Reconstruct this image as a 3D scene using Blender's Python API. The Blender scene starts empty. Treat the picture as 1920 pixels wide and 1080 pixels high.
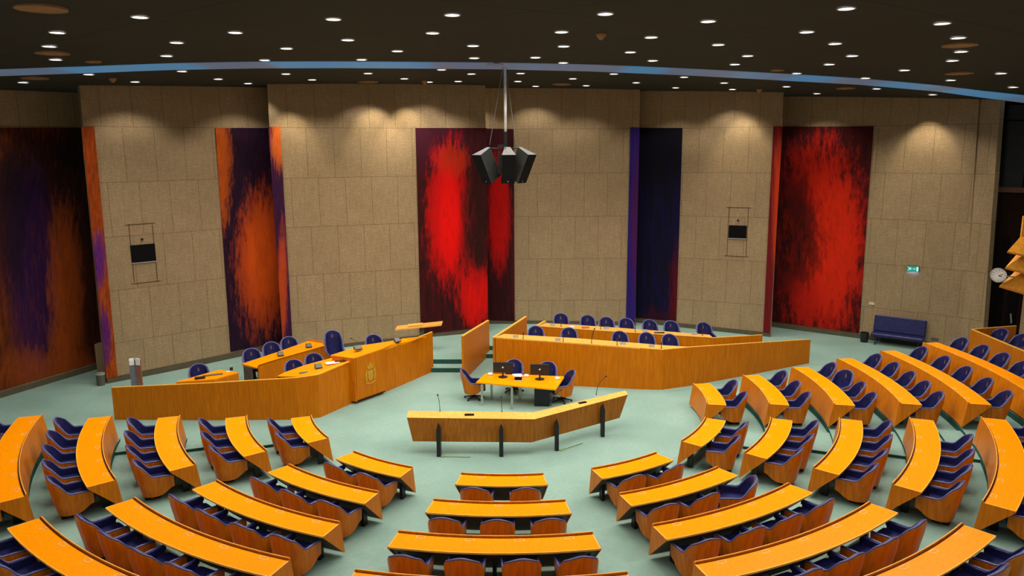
import bpy, math, random
from mathutils import Vector, Matrix
random.seed(7)
SC = bpy.context.scene
COL = SC.collection
PI = math.pi

# ------------------------------------------------------------------ camera
F_PX, PITCH, ROLL, CAM_H = 1411.2071, 0.18404, -0.0055036, 8.35289
CX, CY, YAW = -0.10721, 22.70167, -0.0255592          # centre of the seating arcs and its axis
cam_d = bpy.data.cameras.new('camera')
cam = bpy.data.objects.new('camera', cam_d); COL.objects.link(cam)
cam_d.sensor_width = 36.0; cam_d.lens = F_PX * 36.0 / 1920.0; cam_d.clip_end = 300
_c, _s = math.cos(ROLL), math.sin(ROLL)
_r0 = Vector((1, 0, 0)); _u0 = Vector((0, math.sin(PITCH), math.cos(PITCH))); _f0 = Vector((0, math.cos(PITCH), -math.sin(PITCH)))
_right = _c * _r0 + _s * _u0; _up = -_s * _r0 + _c * _u0
cam.matrix_world = Matrix(((_right.x, _up.x, -_f0.x, 0), (_right.y, _up.y, -_f0.y, 0), (_right.z, _up.z, -_f0.z, CAM_H), (0, 0, 0, 1)))
SC.camera = cam

# ------------------------------------------------------------------ world, exposure
SC.view_settings.view_transform = 'Standard'
SC.view_settings.look = 'None'
SC.view_settings.gamma = 1.0
SC.view_settings.exposure = 0.0
SC.view_settings.use_curve_mapping = False
world = bpy.data.worlds.new('world'); SC.world = world; world.use_nodes = True
world.node_tree.nodes['Background'].inputs['Color'].default_value = (1.0, 0.86, 0.70, 1)
world.node_tree.nodes['Background'].inputs['Strength'].default_value = 0.30
DOWNLIGHT_W = 84.0        # watts of each ceiling downlight
WASH_W = 85.0             # extra watts of the wall washing downlights

def ray(px, py):
    x, y = (px - 960) / F_PX, (540 - py) / F_PX
    return x * _right + y * _up + _f0
def at(px, py, z):                       # point at height z seen at this pixel
    d = ray(px, py); t = (z - CAM_H) / d.z
    return Vector((d.x * t, d.y * t, z))
def at_y(px, py, Y):                     # point at depth Y seen at this pixel
    d = ray(px, py); t = Y / d.y
    return Vector((d.x * t, Y, CAM_H + d.z * t))

# ------------------------------------------------------------------ materials
def srgb(c):
    r = []
    for v in c[:3]:
        v /= 255.0
        r.append(v / 12.92 if v <= 0.04045 else ((v + 0.055) / 1.055) ** 2.4)
    return tuple(r) + (1,)
def new_mat(name):
    m = bpy.data.materials.new(name); m.use_nodes = True
    nt = m.node_tree; b = nt.nodes['Principled BSDF']
    return m, nt, b
def N(nt, typ, **kw):
    n = nt.nodes.new(typ)
    for k, v in kw.items():
        if k in n.inputs: n.inputs[k].default_value = v
        else: setattr(n, k, v)
    return n
def L(nt, a, b): nt.links.new(a, b)
def mix(nt, fac, a, b, blend='MIX'):
    n = nt.nodes.new('ShaderNodeMix'); n.data_type = 'RGBA'; n.blend_type = blend
    for i, v in ((0, fac), (6, a), (7, b)):
        if hasattr(v, 'node'): L(nt, v, n.inputs[i])
        else: n.inputs[i].default_value = v
    return n.outputs[2]
def ramp(nt, src, a, b):
    n = N(nt, 'ShaderNodeMapRange'); L(nt, src, n.inputs['Value'])
    n.inputs['From Min'].default_value = a; n.inputs['From Max'].default_value = b
    n.interpolation_type = 'SMOOTHSTEP'
    return n.outputs['Result']
def plain(name, col, rough=0.5, metal=0.0, spec=0.5, var=0.12, scale=6.0, bump=0.0):
    m, nt, b = new_mat(name)
    tc = N(nt, 'ShaderNodeTexCoord')
    no = N(nt, 'ShaderNodeTexNoise', Scale=scale, Detail=4.0); L(nt, tc.outputs['Object'], no.inputs['Vector'])
    a = tuple(v * (1 - var) for v in col[:3]) + (1,); c = tuple(min(1, v * (1 + var)) for v in col[:3]) + (1,)
    L(nt, mix(nt, ramp(nt, no.outputs['Fac'], .3, .7), a, c), b.inputs['Base Color'])
    b.inputs['Roughness'].default_value = rough; b.inputs['Metallic'].default_value = metal
    b.inputs['Specular IOR Level'].default_value = spec
    if bump:
        bp = N(nt, 'ShaderNodeBump', Strength=bump, Distance=.01); L(nt, no.outputs['Fac'], bp.inputs['Height']); L(nt, bp.outputs[0], b.inputs['Normal'])
    return m
def emit(name, col, strength):
    m, nt, b = new_mat(name)
    b.inputs['Base Color'].default_value = (0.02, 0.02, 0.02, 1)
    b.inputs['Emission Color'].default_value = col; b.inputs['Emission Strength'].default_value = strength
    return m
def wood(name, c1, c2, rough=0.35, grain=(1.2, 1.2, 14.0), seams=0.0, spec=0.4, coord='Object'):
    m, nt, b = new_mat(name)
    tc = N(nt, 'ShaderNodeTexCoord')
    mp = N(nt, 'ShaderNodeMapping'); L(nt, tc.outputs[coord], mp.inputs['Vector']); mp.inputs['Scale'].default_value = grain
    no = N(nt, 'ShaderNodeTexNoise', Scale=2.2, Detail=6.0, Distortion=0.4); L(nt, mp.outputs[0], no.inputs['Vector'])
    big = N(nt, 'ShaderNodeTexNoise', Scale=0.9, Detail=2.0); L(nt, tc.outputs[coord], big.inputs['Vector'])
    c = mix(nt, ramp(nt, no.outputs['Fac'], .3, .7), c1, c2)
    c = mix(nt, ramp(nt, big.outputs['Fac'], .35, .65), c, mix(nt, .35, c, c1))
    if seams:
        sx = N(nt, 'ShaderNodeSeparateXYZ'); L(nt, tc.outputs['UV'], sx.inputs[0])
        dv = N(nt, 'ShaderNodeMath', operation='DIVIDE'); L(nt, sx.outputs[0], dv.inputs[0]); dv.inputs[1].default_value = seams
        fl = N(nt, 'ShaderNodeMath', operation='FLOOR'); L(nt, dv.outputs[0], fl.inputs[0])
        wn = N(nt, 'ShaderNodeTexWhiteNoise', noise_dimensions='1D'); L(nt, fl.outputs[0], wn.inputs['W'])
        c = mix(nt, wn.outputs['Value'], c, mix(nt, .22, c, c1))
        fr = N(nt, 'ShaderNodeMath', operation='FRACT'); L(nt, dv.outputs[0], fr.inputs[0])
        lt = N(nt, 'ShaderNodeMath', operation='LESS_THAN'); L(nt, fr.outputs[0], lt.inputs[0]); lt.inputs[1].default_value = .012
        ml = N(nt, 'ShaderNodeMath', operation='MULTIPLY'); L(nt, lt.outputs[0], ml.inputs[0]); ml.inputs[1].default_value = .5
        c = mix(nt, ml.outputs[0], c, (c1[0] * .4, c1[1] * .4, c1[2] * .4, 1))
    L(nt, c, b.inputs['Base Color'])
    b.inputs['Roughness'].default_value = rough; b.inputs['Specular IOR Level'].default_value = spec
    return m

M = {}
M['top'] = wood('desk_top_veneer_lit', (0.86, 0.255, 0.0006, 1), (0.98, 0.315, 0.0010, 1), .28, (9, 9, 9), spec=.06)  # bright copy of the one wood, overhead light put into its colour
M['panel'] = wood('bench_panel_veneer_shaded', (0.44, 0.125, 0.001, 1), (0.60, 0.18, 0.0015, 1), .45, (9, 9, .7), seams=.62, spec=.15)  # same wood as the tops, colour browned for the weaker light on uprights
M['front'] = wood('desk_front_veneer_shaded', (0.48, 0.135, 0.003, 1), (0.66, 0.20, 0.005, 1), .40, (9, 9, .8), spec=.22)  # same wood again, shade of the upright faces put into the colour
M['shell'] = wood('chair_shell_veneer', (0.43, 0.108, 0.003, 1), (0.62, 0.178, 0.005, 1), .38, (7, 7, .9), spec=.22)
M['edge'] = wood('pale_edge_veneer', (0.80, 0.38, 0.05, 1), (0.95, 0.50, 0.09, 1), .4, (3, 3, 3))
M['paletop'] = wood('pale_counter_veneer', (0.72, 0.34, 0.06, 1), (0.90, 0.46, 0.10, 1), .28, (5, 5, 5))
M['groove'] = plain('dark_groove_wood', (0.07, 0.018, 0.004, 1), .6)
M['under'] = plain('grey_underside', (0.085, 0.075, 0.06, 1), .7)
M['black'] = plain('black_steel', (0.008, 0.008, 0.012, 1), .4, spec=.4)
M['blackp'] = plain('black_plastic', (0.010, 0.010, 0.011, 1), .35)
M['grille'] = plain('black_speaker_cloth', (0.006, 0.006, 0.007, 1), .8, spec=.15)
M['spkside'] = plain('dark_grey_cabinet', (0.030, 0.032, 0.030, 1), .55, spec=.3)
M['spktop'] = plain('light_grey_cabinet_top', (0.20, 0.20, 0.21, 1), .7, spec=.2)
M['blue'] = plain('blue_leather', (0.011, 0.012, 0.082, 1), .42, spec=.35, var=.25, scale=9, bump=.15)
M['bluerim'] = plain('blue_leather_piping', (0.075, 0.078, 0.23, 1), .35, spec=.6)
M['mark'] = plain('tan_number_mark', (0.14, 0.085, 0.10, 1), .5)
M['silver'] = plain('brushed_silver', (0.42, 0.42, 0.40, 1), .35, metal=.6)
M['white'] = plain('white_paper', (0.80, 0.80, 0.82, 1), .6)
M['cream'] = plain('cream_console_frame_reflection', (0.78, 0.46, 0.16, 1), .45)  # console outline; its pale tone also paints reflections near the lip
M['plate'] = plain('grey_name_plate', (0.30, 0.31, 0.27, 1), .5)
M['screen'] = plain('black_screen', (0.004, 0.004, 0.005, 1), .5, spec=.08)
M['greyscr'] = plain('grey_green_screen_face', (0.09, 0.095, 0.07, 1), .4)
M['cable'] = plain('green_cable_cover', (0.16, 0.26, 0.10, 1), .6)
M['steelwire'] = plain('steel_wire', (0.25, 0.24, 0.22, 1), .4, metal=.5)
M['tan'] = plain('tan_ceiling_disc', (0.33, 0.17, 0.075, 1), .6)
M['red_p'] = plain('red_folder', (0.55, 0.10, 0.03, 1), .5)
M['gold'] = plain('gold_emblem', (0.55, 0.30, 0.02, 1), .4, metal=.15)
M['lens'] = emit('downlight_lens', (1.0, 0.95, 0.90, 1), 7.0)
M['skylight'] = emit('blue_skylight_strip', (0.10, 0.27, 0.52, 1), 0.52)
def _sky():
    nt = M['skylight'].node_tree; b = nt.nodes['Principled BSDF']; tc = N(nt, 'ShaderNodeTexCoord')
    mp = N(nt, 'ShaderNodeMapping'); mp.inputs['Scale'].default_value = (.35, .02, 1); L(nt, tc.outputs['Object'], mp.inputs['Vector'])
    no = N(nt, 'ShaderNodeTexNoise', Scale=1.0, Detail=2.0); L(nt, mp.outputs[0], no.inputs['Vector'])
    L(nt, mix(nt, ramp(nt, no.outputs['Fac'], .46, .6), (0.085, 0.29, 0.52, 1), (0.15, 0.19, 0.27, 1)), b.inputs['Emission Color'])
_sky()
M['exitface'] = emit('exit_sign_green', (0.0, 0.30, 0.22, 1), 0.9)
M['exitwhite'] = emit('exit_sign_white', (0.55, 1.0, 0.95, 1), 1.0)
M['glass'] = plain('dark_glass', (0.004, 0.008, 0.010, 1), .2, spec=.25)
M['darkframe'] = plain('dark_window_frame', (0.002, 0.0015, 0.002, 1), .6, spec=.08)
M['darkbrown'] = plain('dark_brown_panel', (0.010, 0.004, 0.002, 1), .7, spec=.08)
M['clockface'] = plain('clock_face', (0.60, 0.58, 0.58, 1), .4)
M['louvre'] = wood('louvre_veneer', (0.62, 0.24, 0.02, 1), (0.80, 0.34, 0.04, 1), .4, (4, 4, 4))
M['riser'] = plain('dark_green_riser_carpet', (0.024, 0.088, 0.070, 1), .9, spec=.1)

def floor_mat():
    m, nt, b = new_mat('grey_green_carpet')
    tc = N(nt, 'ShaderNodeTexCoord')
    n1 = N(nt, 'ShaderNodeTexNoise', Scale=.45, Detail=3.0); L(nt, tc.outputs['Object'], n1.inputs['Vector'])
    n2 = N(nt, 'ShaderNodeTexNoise', Scale=9.0, Detail=4.0); L(nt, tc.outputs['Object'], n2.inputs['Vector'])
    c = mix(nt, ramp(nt, n1.outputs['Fac'], .3, .7), (0.20, 0.315, 0.275, 1), (0.25, 0.38, 0.335, 1))
    c = mix(nt, ramp(nt, n2.outputs['Fac'], .3, .7), c, mix(nt, .2, c, (0.13, 0.24, 0.19, 1)))
    L(nt, c, b.inputs['Base Color']); b.inputs['Roughness'].default_value = .85; b.inputs['Specular IOR Level'].default_value = .15
    return m
M['carpet'] = floor_mat()

def wall_mat():
    m, nt, b = new_mat('beige_fibre_wall_panels')
    tc = N(nt, 'ShaderNodeTexCoord')
    mp = N(nt, 'ShaderNodeMapping'); L(nt, tc.outputs['UV'], mp.inputs['Vector'])
    mp.inputs['Location'].default_value = (0.37, -9.17 + 1.93 * 5, 0)
    br = N(nt, 'ShaderNodeTexBrick', Scale=1.0)
    br.inputs['Brick Width'].default_value = 1.05; br.inputs['Row Height'].default_value = 1.93
    br.inputs['Mortar Size'].default_value = .012; br.inputs['Mortar Smooth'].default_value = .3
    br.inputs['Color1'].default_value = (0.400, 0.292, 0.170, 1); br.inputs['Color2'].default_value = (0.360, 0.262, 0.152, 1)
    br.inputs['Mortar'].default_value = (0.19, 0.13, 0.07, 1); br.offset = .37
    L(nt, mp.outputs[0], br.inputs['Vector'])
    def streak(sc):
        q = N(nt, 'ShaderNodeMapping'); q.inputs['Scale'].default_value = sc; L(nt, tc.outputs['UV'], q.inputs['Vector'])
        s = N(nt, 'ShaderNodeTexNoise', Scale=1.0, Detail=3.0); L(nt, q.outputs[0], s.inputs['Vector']); return ramp(nt, s.outputs['Fac'], .25, .75)
    c = br.outputs['Color']
    c = mix(nt, streak((9, 2.0, 1)), mix(nt, .30, c, (0.18, 0.12, 0.06, 1)), c)
    c = mix(nt, streak((3, 16.0, 1)), mix(nt, .25, c, (0.18, 0.12, 0.06, 1)), c)
    fine = N(nt, 'ShaderNodeTexNoise', Scale=17.0, Detail=3.0); L(nt, tc.outputs['UV'], fine.inputs['Vector'])
    vo = N(nt, 'ShaderNodeTexNoise', Scale=1.1, Detail=2.0); L(nt, tc.outputs['UV'], vo.inputs['Vector'])
    c = mix(nt, ramp(nt, vo.outputs['Fac'], .35, .65), mix(nt, .16, c, (0.20, 0.14, 0.08, 1)), c)
    c = mix(nt, ramp(nt, fine.outputs['Fac'], .35, .65), mix(nt, .22, c, (0.07, 0.04, 0.02, 1)), c)
    L(nt, c, b.inputs['Base Color']); b.inputs['Roughness'].default_value = .9; b.inputs['Specular IOR Level'].default_value = .1
    bp = N(nt, 'ShaderNodeBump', Strength=.4, Distance=.02); L(nt, fine.outputs['Fac'], bp.inputs['Height']); L(nt, bp.outputs[0], b.inputs['Normal'])
    return m
M['wall'] = wall_mat()
M['skirt'] = plain('stone_skirting', (0.075, 0.062, 0.035, 1), .8, scale=4)

def ceil_mat():
    m, nt, b = new_mat('dark_ceiling_panels')
    tc = N(nt, 'ShaderNodeTexCoord')
    base = (0.029, 0.029, 0.023, 1); dark = (0.012, 0.010, 0.008, 1)
    n1 = N(nt, 'ShaderNodeTexNoise', Scale=.3, Detail=2.0); L(nt, tc.outputs['Object'], n1.inputs['Vector'])
    c = mix(nt, n1.outputs['Fac'], base, (0.040, 0.039, 0.031, 1))
    for ang, sp in ((0.62, 4.2), (-0.55, 4.2)):
        mp = N(nt, 'ShaderNodeMapping'); mp.inputs['Rotation'].default_value = (0, 0, ang); L(nt, tc.outputs['Object'], mp.inputs['Vector'])
        sx = N(nt, 'ShaderNodeSeparateXYZ'); L(nt, mp.outputs[0], sx.inputs[0])
        dv = N(nt, 'ShaderNodeMath', operation='DIVIDE'); L(nt, sx.outputs[1], dv.inputs[0]); dv.inputs[1].default_value = sp
        fr = N(nt, 'ShaderNodeMath', operation='FRACT'); L(nt, dv.outputs[0], fr.inputs[0])
        lt = N(nt, 'ShaderNodeMath', operation='LESS_THAN'); L(nt, fr.outputs[0], lt.inputs[0]); lt.inputs[1].default_value = .009
        c = mix(nt, lt.outputs[0], c, dark)
    L(nt, c, b.inputs['Base Color']); b.inputs['Roughness'].default_value = .8; b.inputs['Specular IOR Level'].default_value = .2
    return m
M['ceiling'] = ceil_mat()

def paint_mat(name, base, base2, blobs, streak=(7, 2.2), soft=.25):
    """generic brushed colour-field canvas: blobs = (u, v, ru, rv, rgb, amount, roughness of edge)"""
    m, nt, b = new_mat(name)
    tc = N(nt, 'ShaderNodeTexCoord')
    q = N(nt, 'ShaderNodeMapping'); q.inputs['Scale'].default_value = (streak[0], streak[1], 1); L(nt, tc.outputs['UV'], q.inputs['Vector'])
    ns = N(nt, 'ShaderNodeTexNoise', Scale=2.5, Detail=9.0, Roughness=.72); L(nt, q.outputs[0], ns.inputs['Vector'])
    nf = N(nt, 'ShaderNodeTexNoise', Scale=3.2, Detail=8.0, Roughness=.78); L(nt, q.outputs[0], nf.inputs['Vector'])
    sub = N(nt, 'ShaderNodeVectorMath', operation='SUBTRACT'); L(nt, ns.outputs['Color'], sub.inputs[0]); sub.inputs[1].default_value = (.5, .5, .5)
    c = mix(nt, ramp(nt, ns.outputs['Fac'], .35, .68), srgb(base), srgb(base2))
    for (u, v, ru, rv, col, amt, rough) in blobs:
        sc = N(nt, 'ShaderNodeVectorMath', operation='SCALE'); L(nt, sub.outputs[0], sc.inputs[0]); sc.inputs['Scale'].default_value = rough
        ad = N(nt, 'ShaderNodeVectorMath', operation='ADD'); L(nt, tc.outputs['UV'], ad.inputs[0]); L(nt, sc.outputs[0], ad.inputs[1])
        mp = N(nt, 'ShaderNodeMapping'); L(nt, ad.outputs[0], mp.inputs['Vector'])
        mp.inputs['Location'].default_value = (-u / ru, -v / rv, 0); mp.inputs['Scale'].default_value = (1 / ru, 1 / rv, 0)
        ln = N(nt, 'ShaderNodeVectorMath', operation='LENGTH'); L(nt, mp.outputs[0], ln.inputs[0])
        jt = N(nt, 'ShaderNodeMath', operation='MULTIPLY_ADD'); L(nt, nf.outputs['Fac'], jt.inputs[0]); jt.inputs[1].default_value = 2.2; jt.inputs[2].default_value = -1.1
        ja = N(nt, 'ShaderNodeMath', operation='ADD'); L(nt, ln.outputs['Value'], ja.inputs[0]); L(nt, jt.outputs[0], ja.inputs[1])
        f1 = ramp(nt, ja.outputs[0], 1.15, .55)
        fm = N(nt, 'ShaderNodeMath', operation='MULTIPLY'); L(nt, f1, fm.inputs[0])
        f2 = N(nt, 'ShaderNodeMapRange'); L(nt, nf.outputs['Fac'], f2.inputs['Value']); f2.inputs['From Min'].default_value = .40; f2.inputs['From Max'].default_value = .58; f2.inputs['To Min'].default_value = amt * .62; f2.inputs['To Max'].default_value = amt
        L(nt, f2.outputs[0], fm.inputs[1])
        c = mix(nt, fm.outputs[0], c, srgb(col))
    L(nt, c, b.inputs['Base Color']); b.inputs['Roughness'].default_value = .75; b.inputs['Specular IOR Level'].default_value = .15
    return m

# ------------------------------------------------------------------ mesh helpers
class MB:
    def __init__(s): s.v = []; s.f = []; s.m = []; s.uv = {}
    def face(s, idx, mi=0, uv=None):
        s.f.append(tuple(idx)); s.m.append(mi)
        if uv: s.uv[len(s.f) - 1] = uv
    def box(s, c, d, mi=0, rz=0.0, tilt=None):
        b = len(s.v); R = Matrix.Rotation(rz, 3, 'Z')
        if tilt: R = R @ Matrix.Rotation(tilt[1], 3, tilt[0])
        for i in (-1, 1):
            for j in (-1, 1):
                for k in (-1, 1):
                    s.v.append(Vector(c) + R @ Vector((i * d[0] / 2, j * d[1] / 2, k * d[2] / 2)))
        for q in ((0, 1, 3, 2), (4, 6, 7, 5), (0, 4, 5, 1), (2, 3, 7, 6), (0, 2, 6, 4), (1, 5, 7, 3)): s.face([b + i for i in q], mi)
    def prism(s, poly, z0, z1, mi=0, mi_top=None):
        """poly = list of (x,y) or (x,y,ztop); z0/z1 numbers, lists or None"""
        n = len(poly); b = len(s.v)
        for i, p in enumerate(poly): s.v.append(Vector((p[0], p[1], z0[i] if isinstance(z0, (list, tuple)) else z0)))
        for i, p in enumerate(poly): s.v.append(Vector((p[0], p[1], z1[i] if isinstance(z1, (list, tuple)) else z1)))
        a = sum(poly[i][0] * poly[(i + 1) % n][1] - poly[(i + 1) % n][0] * poly[i][1] for i in range(n))
        o = list(range(n)) if a > 0 else list(range(n))[::-1]
        s.face([b + i for i in o[::-1]], mi); s.face([b + n + i for i in o], mi if mi_top is None else mi_top)
        for k in range(n):
            i, j = o[k], o[(k + 1) % n]; s.face([b + i, b + j, b + n + j, b + n + i], mi)
    def tube(s, pts, r, seg=8, mi=0, caps=True):
        pts = [Vector(p) for p in pts]; b = len(s.v); n = len(pts)
        rr = r if isinstance(r, (list, tuple)) else [r] * n
        up = Vector((0, 0, 1))
        for i, p in enumerate(pts):
            t = (pts[min(i + 1, n - 1)] - pts[max(i - 1, 0)]).normalized()
            a = t.cross(up)
            if a.length < 1e-3: a = t.cross(Vector((1, 0, 0)))
            a.normalize(); c = a.cross(t)
            for k in range(seg):
                th = 2 * PI * k / seg; s.v.append(p + rr[i] * (math.cos(th) * a + math.sin(th) * c))
        for i in range(n - 1):
            for k in range(seg):
                k2 = (k + 1) % seg; s.face([b + i * seg + k, b + (i + 1) * seg + k, b + (i + 1) * seg + k2, b + i * seg + k2], mi)
        if caps:
            s.face([b + k for k in range(seg)], mi); s.face([b + (n - 1) * seg + k for k in range(seg)][::-1], mi)
    def lathe(s, c, prof, seg=20, mi=0, cap=True):
        b = len(s.v); n = len(prof)
        for (r, z) in prof:
            for k in range(seg):
                th = 2 * PI * k / seg; s.v.append(Vector(c) + Vector((r * math.cos(th), r * math.sin(th), z)))
        for i in range(n - 1):
            for k in range(seg):
                k2 = (k + 1) % seg; s.face([b + i * seg + k, b + i * seg + k2, b + (i + 1) * seg + k2, b + (i + 1) * seg + k], mi)
        if cap:
            s.face([b + k for k in range(seg)][::-1], mi); s.face([b + (n - 1) * seg + k for k in range(seg)], mi)
    def slab(s, pts, z0, z1, th, side=1, mi=0):
        """upright panel along a plan polyline, thickness th to one side, uv in metres"""
        n = len(pts); P = [Vector((p[0], p[1])) for p in pts]
        z0 = z0 if isinstance(z0, (list, tuple)) else [z0] * n; z1 = z1 if isinstance(z1, (list, tuple)) else [z1] * n
        off = []
        for i in range(n):
            ns = []
            for a, c in ((i - 1, i), (i, i + 1)):
                if a >= 0 and c < n:
                    d = (P[c] - P[a]).normalized(); ns.append(Vector((-d.y, d.x)))
            m = sum(ns, Vector((0, 0))).normalized(); m = m / max(.3, m.dot(ns[0]))
            off.append(P[i] + m * th * side)
        b = len(s.v); acc = [0]
        for i in range(n - 1): acc.append(acc[-1] + (P[i + 1] - P[i]).length)
        for Q in (P, off):
            for i in range(n):
                s.v.append(Vector((Q[i].x, Q[i].y, z0[i]))); s.v.append(Vector((Q[i].x, Q[i].y, z1[i])))
        o = 2 * n
        for i in range(n - 1):
            a = b + 2 * i; u = ((acc[i], z0[i]), (acc[i + 1], z0[i + 1]), (acc[i + 1], z1[i + 1]), (acc[i], z1[i]))
            s.face([a, a + 2, a + 3, a + 1], mi, u)
            s.face([a + o, a + o + 1, a + o + 3, a + o + 2], mi, (u[0], u[3], u[2], u[1]))
            s.face([a + 1, a + 3, a + o + 3, a + o + 1], mi); s.face([a, a + o, a + o + 2, a + 2], mi)
        s.face([b, b + 1, b + o + 1, b + o], mi); e = b + 2 * (n - 1); s.face([e, e + o, e + o + 1, e + 1], mi)
    def mesh(s, name, mats, smooth=False, origin=None):
        me = bpy.data.meshes.new(name)
        o = Vector(origin) if origin is not None else Vector((0, 0, 0))
        me.from_pydata([tuple(v - o) for v in s.v], [], s.f)
        for m in (mats if isinstance(mats, (list, tuple)) else [mats]): me.materials.append(m)
        for i, p in enumerate(me.polygons): p.material_index = s.m[i]; p.use_smooth = smooth
        uvl = me.uv_layers.new(name='UVMap')
        for fi, uv in s.uv.items():
            p = me.polygons[fi]
            for k, li in enumerate(p.loop_indices): uvl.data[li].uv = uv[k]
        me.update(); return me
    def build(s, name, mats, parent=None, smooth=False, origin=None, bevel=0.0, normals=True):
        me = s.mesh(name, mats, smooth, origin)
        if normals:
            import bmesh
            bm = bmesh.new(); bm.from_mesh(me); bmesh.ops.recalc_face_normals(bm, faces=bm.faces); bm.to_mesh(me); bm.free()
        ob = bpy.data.objects.new(name, me); COL.objects.link(ob)
        if parent: ob.parent = parent
        elif origin is not None: ob.location = origin
        if bevel:
            md = ob.modifiers.new('bevel', 'BEVEL'); md.width = bevel; md.segments = 2; md.limit_method = 'ANGLE'
        return ob

def tag(o, label=None, cat=None, group=None, kind=None):
    for k, v in (('label', label), ('category', cat), ('group', group), ('kind', kind)):
        if v: o[k] = v
    return o
def thing(name, label, cat, loc=(0, 0, 0), rz=0.0, group=None):
    o = bpy.data.objects.new(name, None); COL.objects.link(o); o.location = loc; o.rotation_euler = (0, 0, rz); o.empty_display_size = .1
    return tag(o, label, cat, group)
def dup(root, loc, rz, label, group=None):
    r = root.copy(); COL.objects.link(r); r.location = loc; r.rotation_euler = (0, 0, rz); r['label'] = label
    if group: r['group'] = group
    for ch in list(root.children):
        c = ch.copy(); COL.objects.link(c); c.parent = r
        for g in ch.children:
            d = g.copy(); COL.objects.link(d); d.parent = c
    return r
def struct(o): o['kind'] = 'structure'; return o

# ------------------------------------------------------------------ the ceiling surface and the floor
def zc(x): return 10.93 - .0022 * (x + 1) ** 2
def on_ceiling(px, py):
    z = 10.8
    for _ in range(12): P = at(px, py, z); z = .5 * z + .5 * zc(max(-24, min(26, P.x)))
    return at(px, py, z)

# blue skylight strip: its two edges as photographed, laid on the vaulted ceiling
STRIP = [(-260, 155, 168), (-120, 141, 153), (0, 130, 141.5), (160, 124.5, 136), (320, 118.5, 130), (480, 115.5, 127), (640, 115, 126.5), (790, 116, 127.5), (940, 117.5, 129), (1110, 121, 133), (1280, 128, 140), (1450, 137, 149), (1613, 147, 158), (1760, 160, 171), (1840, 170, 182), (1920, 178.5, 192), (2020, 190, 206)]
def strip_y(x):
    for (a, p, q), (b, r, t) in zip(STRIP, STRIP[1:]):
        if a <= x <= b: return (p + q) / 2 + (x - a) / (b - a) * ((r + t) / 2 - (p + q) / 2)
def ceiling():
    xs = [-26 + i * 1.0 for i in range(57)]
    mb = MB()
    for x in xs: mb.v += [Vector((x, -6, zc(x))), Vector((x, 44, zc(x))), Vector((x, -6, zc(x) + .25)), Vector((x, 44, zc(x) + .25))]
    for i in range(len(xs) - 1):
        a = 4 * i; c = a + 4
        mb.face([a, a + 1, c + 1, c]); mb.face([a + 2, c + 2, c + 3, a + 3]); mb.face([a, c, c + 2, a + 2]); mb.face([a + 1, a + 3, c + 3, c + 1])
    struct(mb.build('ceiling', M['ceiling']))
    mb = MB()
    for x, y0, y1 in STRIP:
        a, b = on_ceiling(x, y0), on_ceiling(x, y1)
        for p in (a, b): mb.v += [Vector((p.x, p.y, zc(p.x) - .02)), Vector((p.x, p.y, zc(p.x) + .02))]
    for i in range(len(STRIP) - 1):
        a = 4 * i; c = a + 4
        mb.face([a, a + 2, c + 2, c]); mb.face([a + 1, c + 1, c + 3, a + 3]); mb.face([a, c, c + 1, a + 1]); mb.face([a + 2, a + 3, c + 3, c + 2])
    struct(mb.build('window_1', M['skylight']))
ceiling()

mb = MB(); mb.prism([(-26, -2), (30, -2), (30, 42), (-26, 42)], -.3, 0.0); struct(mb.build('floor', M['carpet']))

# terraces: concentric steps that rise outward
DH = .17079; RR = [14.617, 12.918, 11.257, 9.549, 7.807, 6.057]
DESK_W = .5535
def azp(az, r): a = math.radians(az) + YAW; return CX + r * math.cos(a), CY + r * math.sin(a)
def hk(k): return DH * (5 - k)
def ring(mb, r0, r1, a0, a1, z0, z1, mi=0, mi_side=None, step=2.0):
    n = max(2, int(abs(a1 - a0) / step)); b = len(mb.v)
    for i in range(n + 1):
        a = a0 + (a1 - a0) * i / n
        for r in (r0, r1):
            x, y = azp(a, r); mb.v += [Vector((x, y, z0)), Vector((x, y, z1))]
    ms = mi if mi_side is None else mi_side
    for i in range(n):
        p = b + 4 * i; q = p + 4
        mb.face([p + 1, p + 3, q + 3, q + 1], mi); mb.face([p, p + 1, q + 1, q], ms); mb.face([p + 2, q + 2, q + 3, p + 3], ms); mb.face([p, q, q + 2, p + 2], ms)
    for p in (b, b + 4 * n): mb.face([p, p + 2, p + 3, p + 1], ms)
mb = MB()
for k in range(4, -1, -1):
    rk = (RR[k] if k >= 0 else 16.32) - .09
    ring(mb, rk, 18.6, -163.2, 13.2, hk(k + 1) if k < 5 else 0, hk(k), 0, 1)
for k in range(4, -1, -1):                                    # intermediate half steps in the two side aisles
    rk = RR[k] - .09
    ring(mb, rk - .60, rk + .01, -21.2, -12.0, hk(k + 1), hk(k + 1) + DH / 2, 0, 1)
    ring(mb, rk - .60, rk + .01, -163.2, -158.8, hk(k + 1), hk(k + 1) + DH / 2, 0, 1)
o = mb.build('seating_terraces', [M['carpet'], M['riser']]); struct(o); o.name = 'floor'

# raised floor behind the benches: gentle ramp up to the landing
def zback(x):
    if x < -12.5: return 0.0
    if x < -4.5: t = (x + 12.5) / 8.0; return .342 * t
    if x <= 1.5: return .342
    if x < 11.4: return .342 * (1 - (x - 1.5) / 9.9)
    return 0.0
def at_back(px, py):
    z = .3
    for _ in range(15): P = at(px, py, z); z = zback(P.x)
    return P

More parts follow.
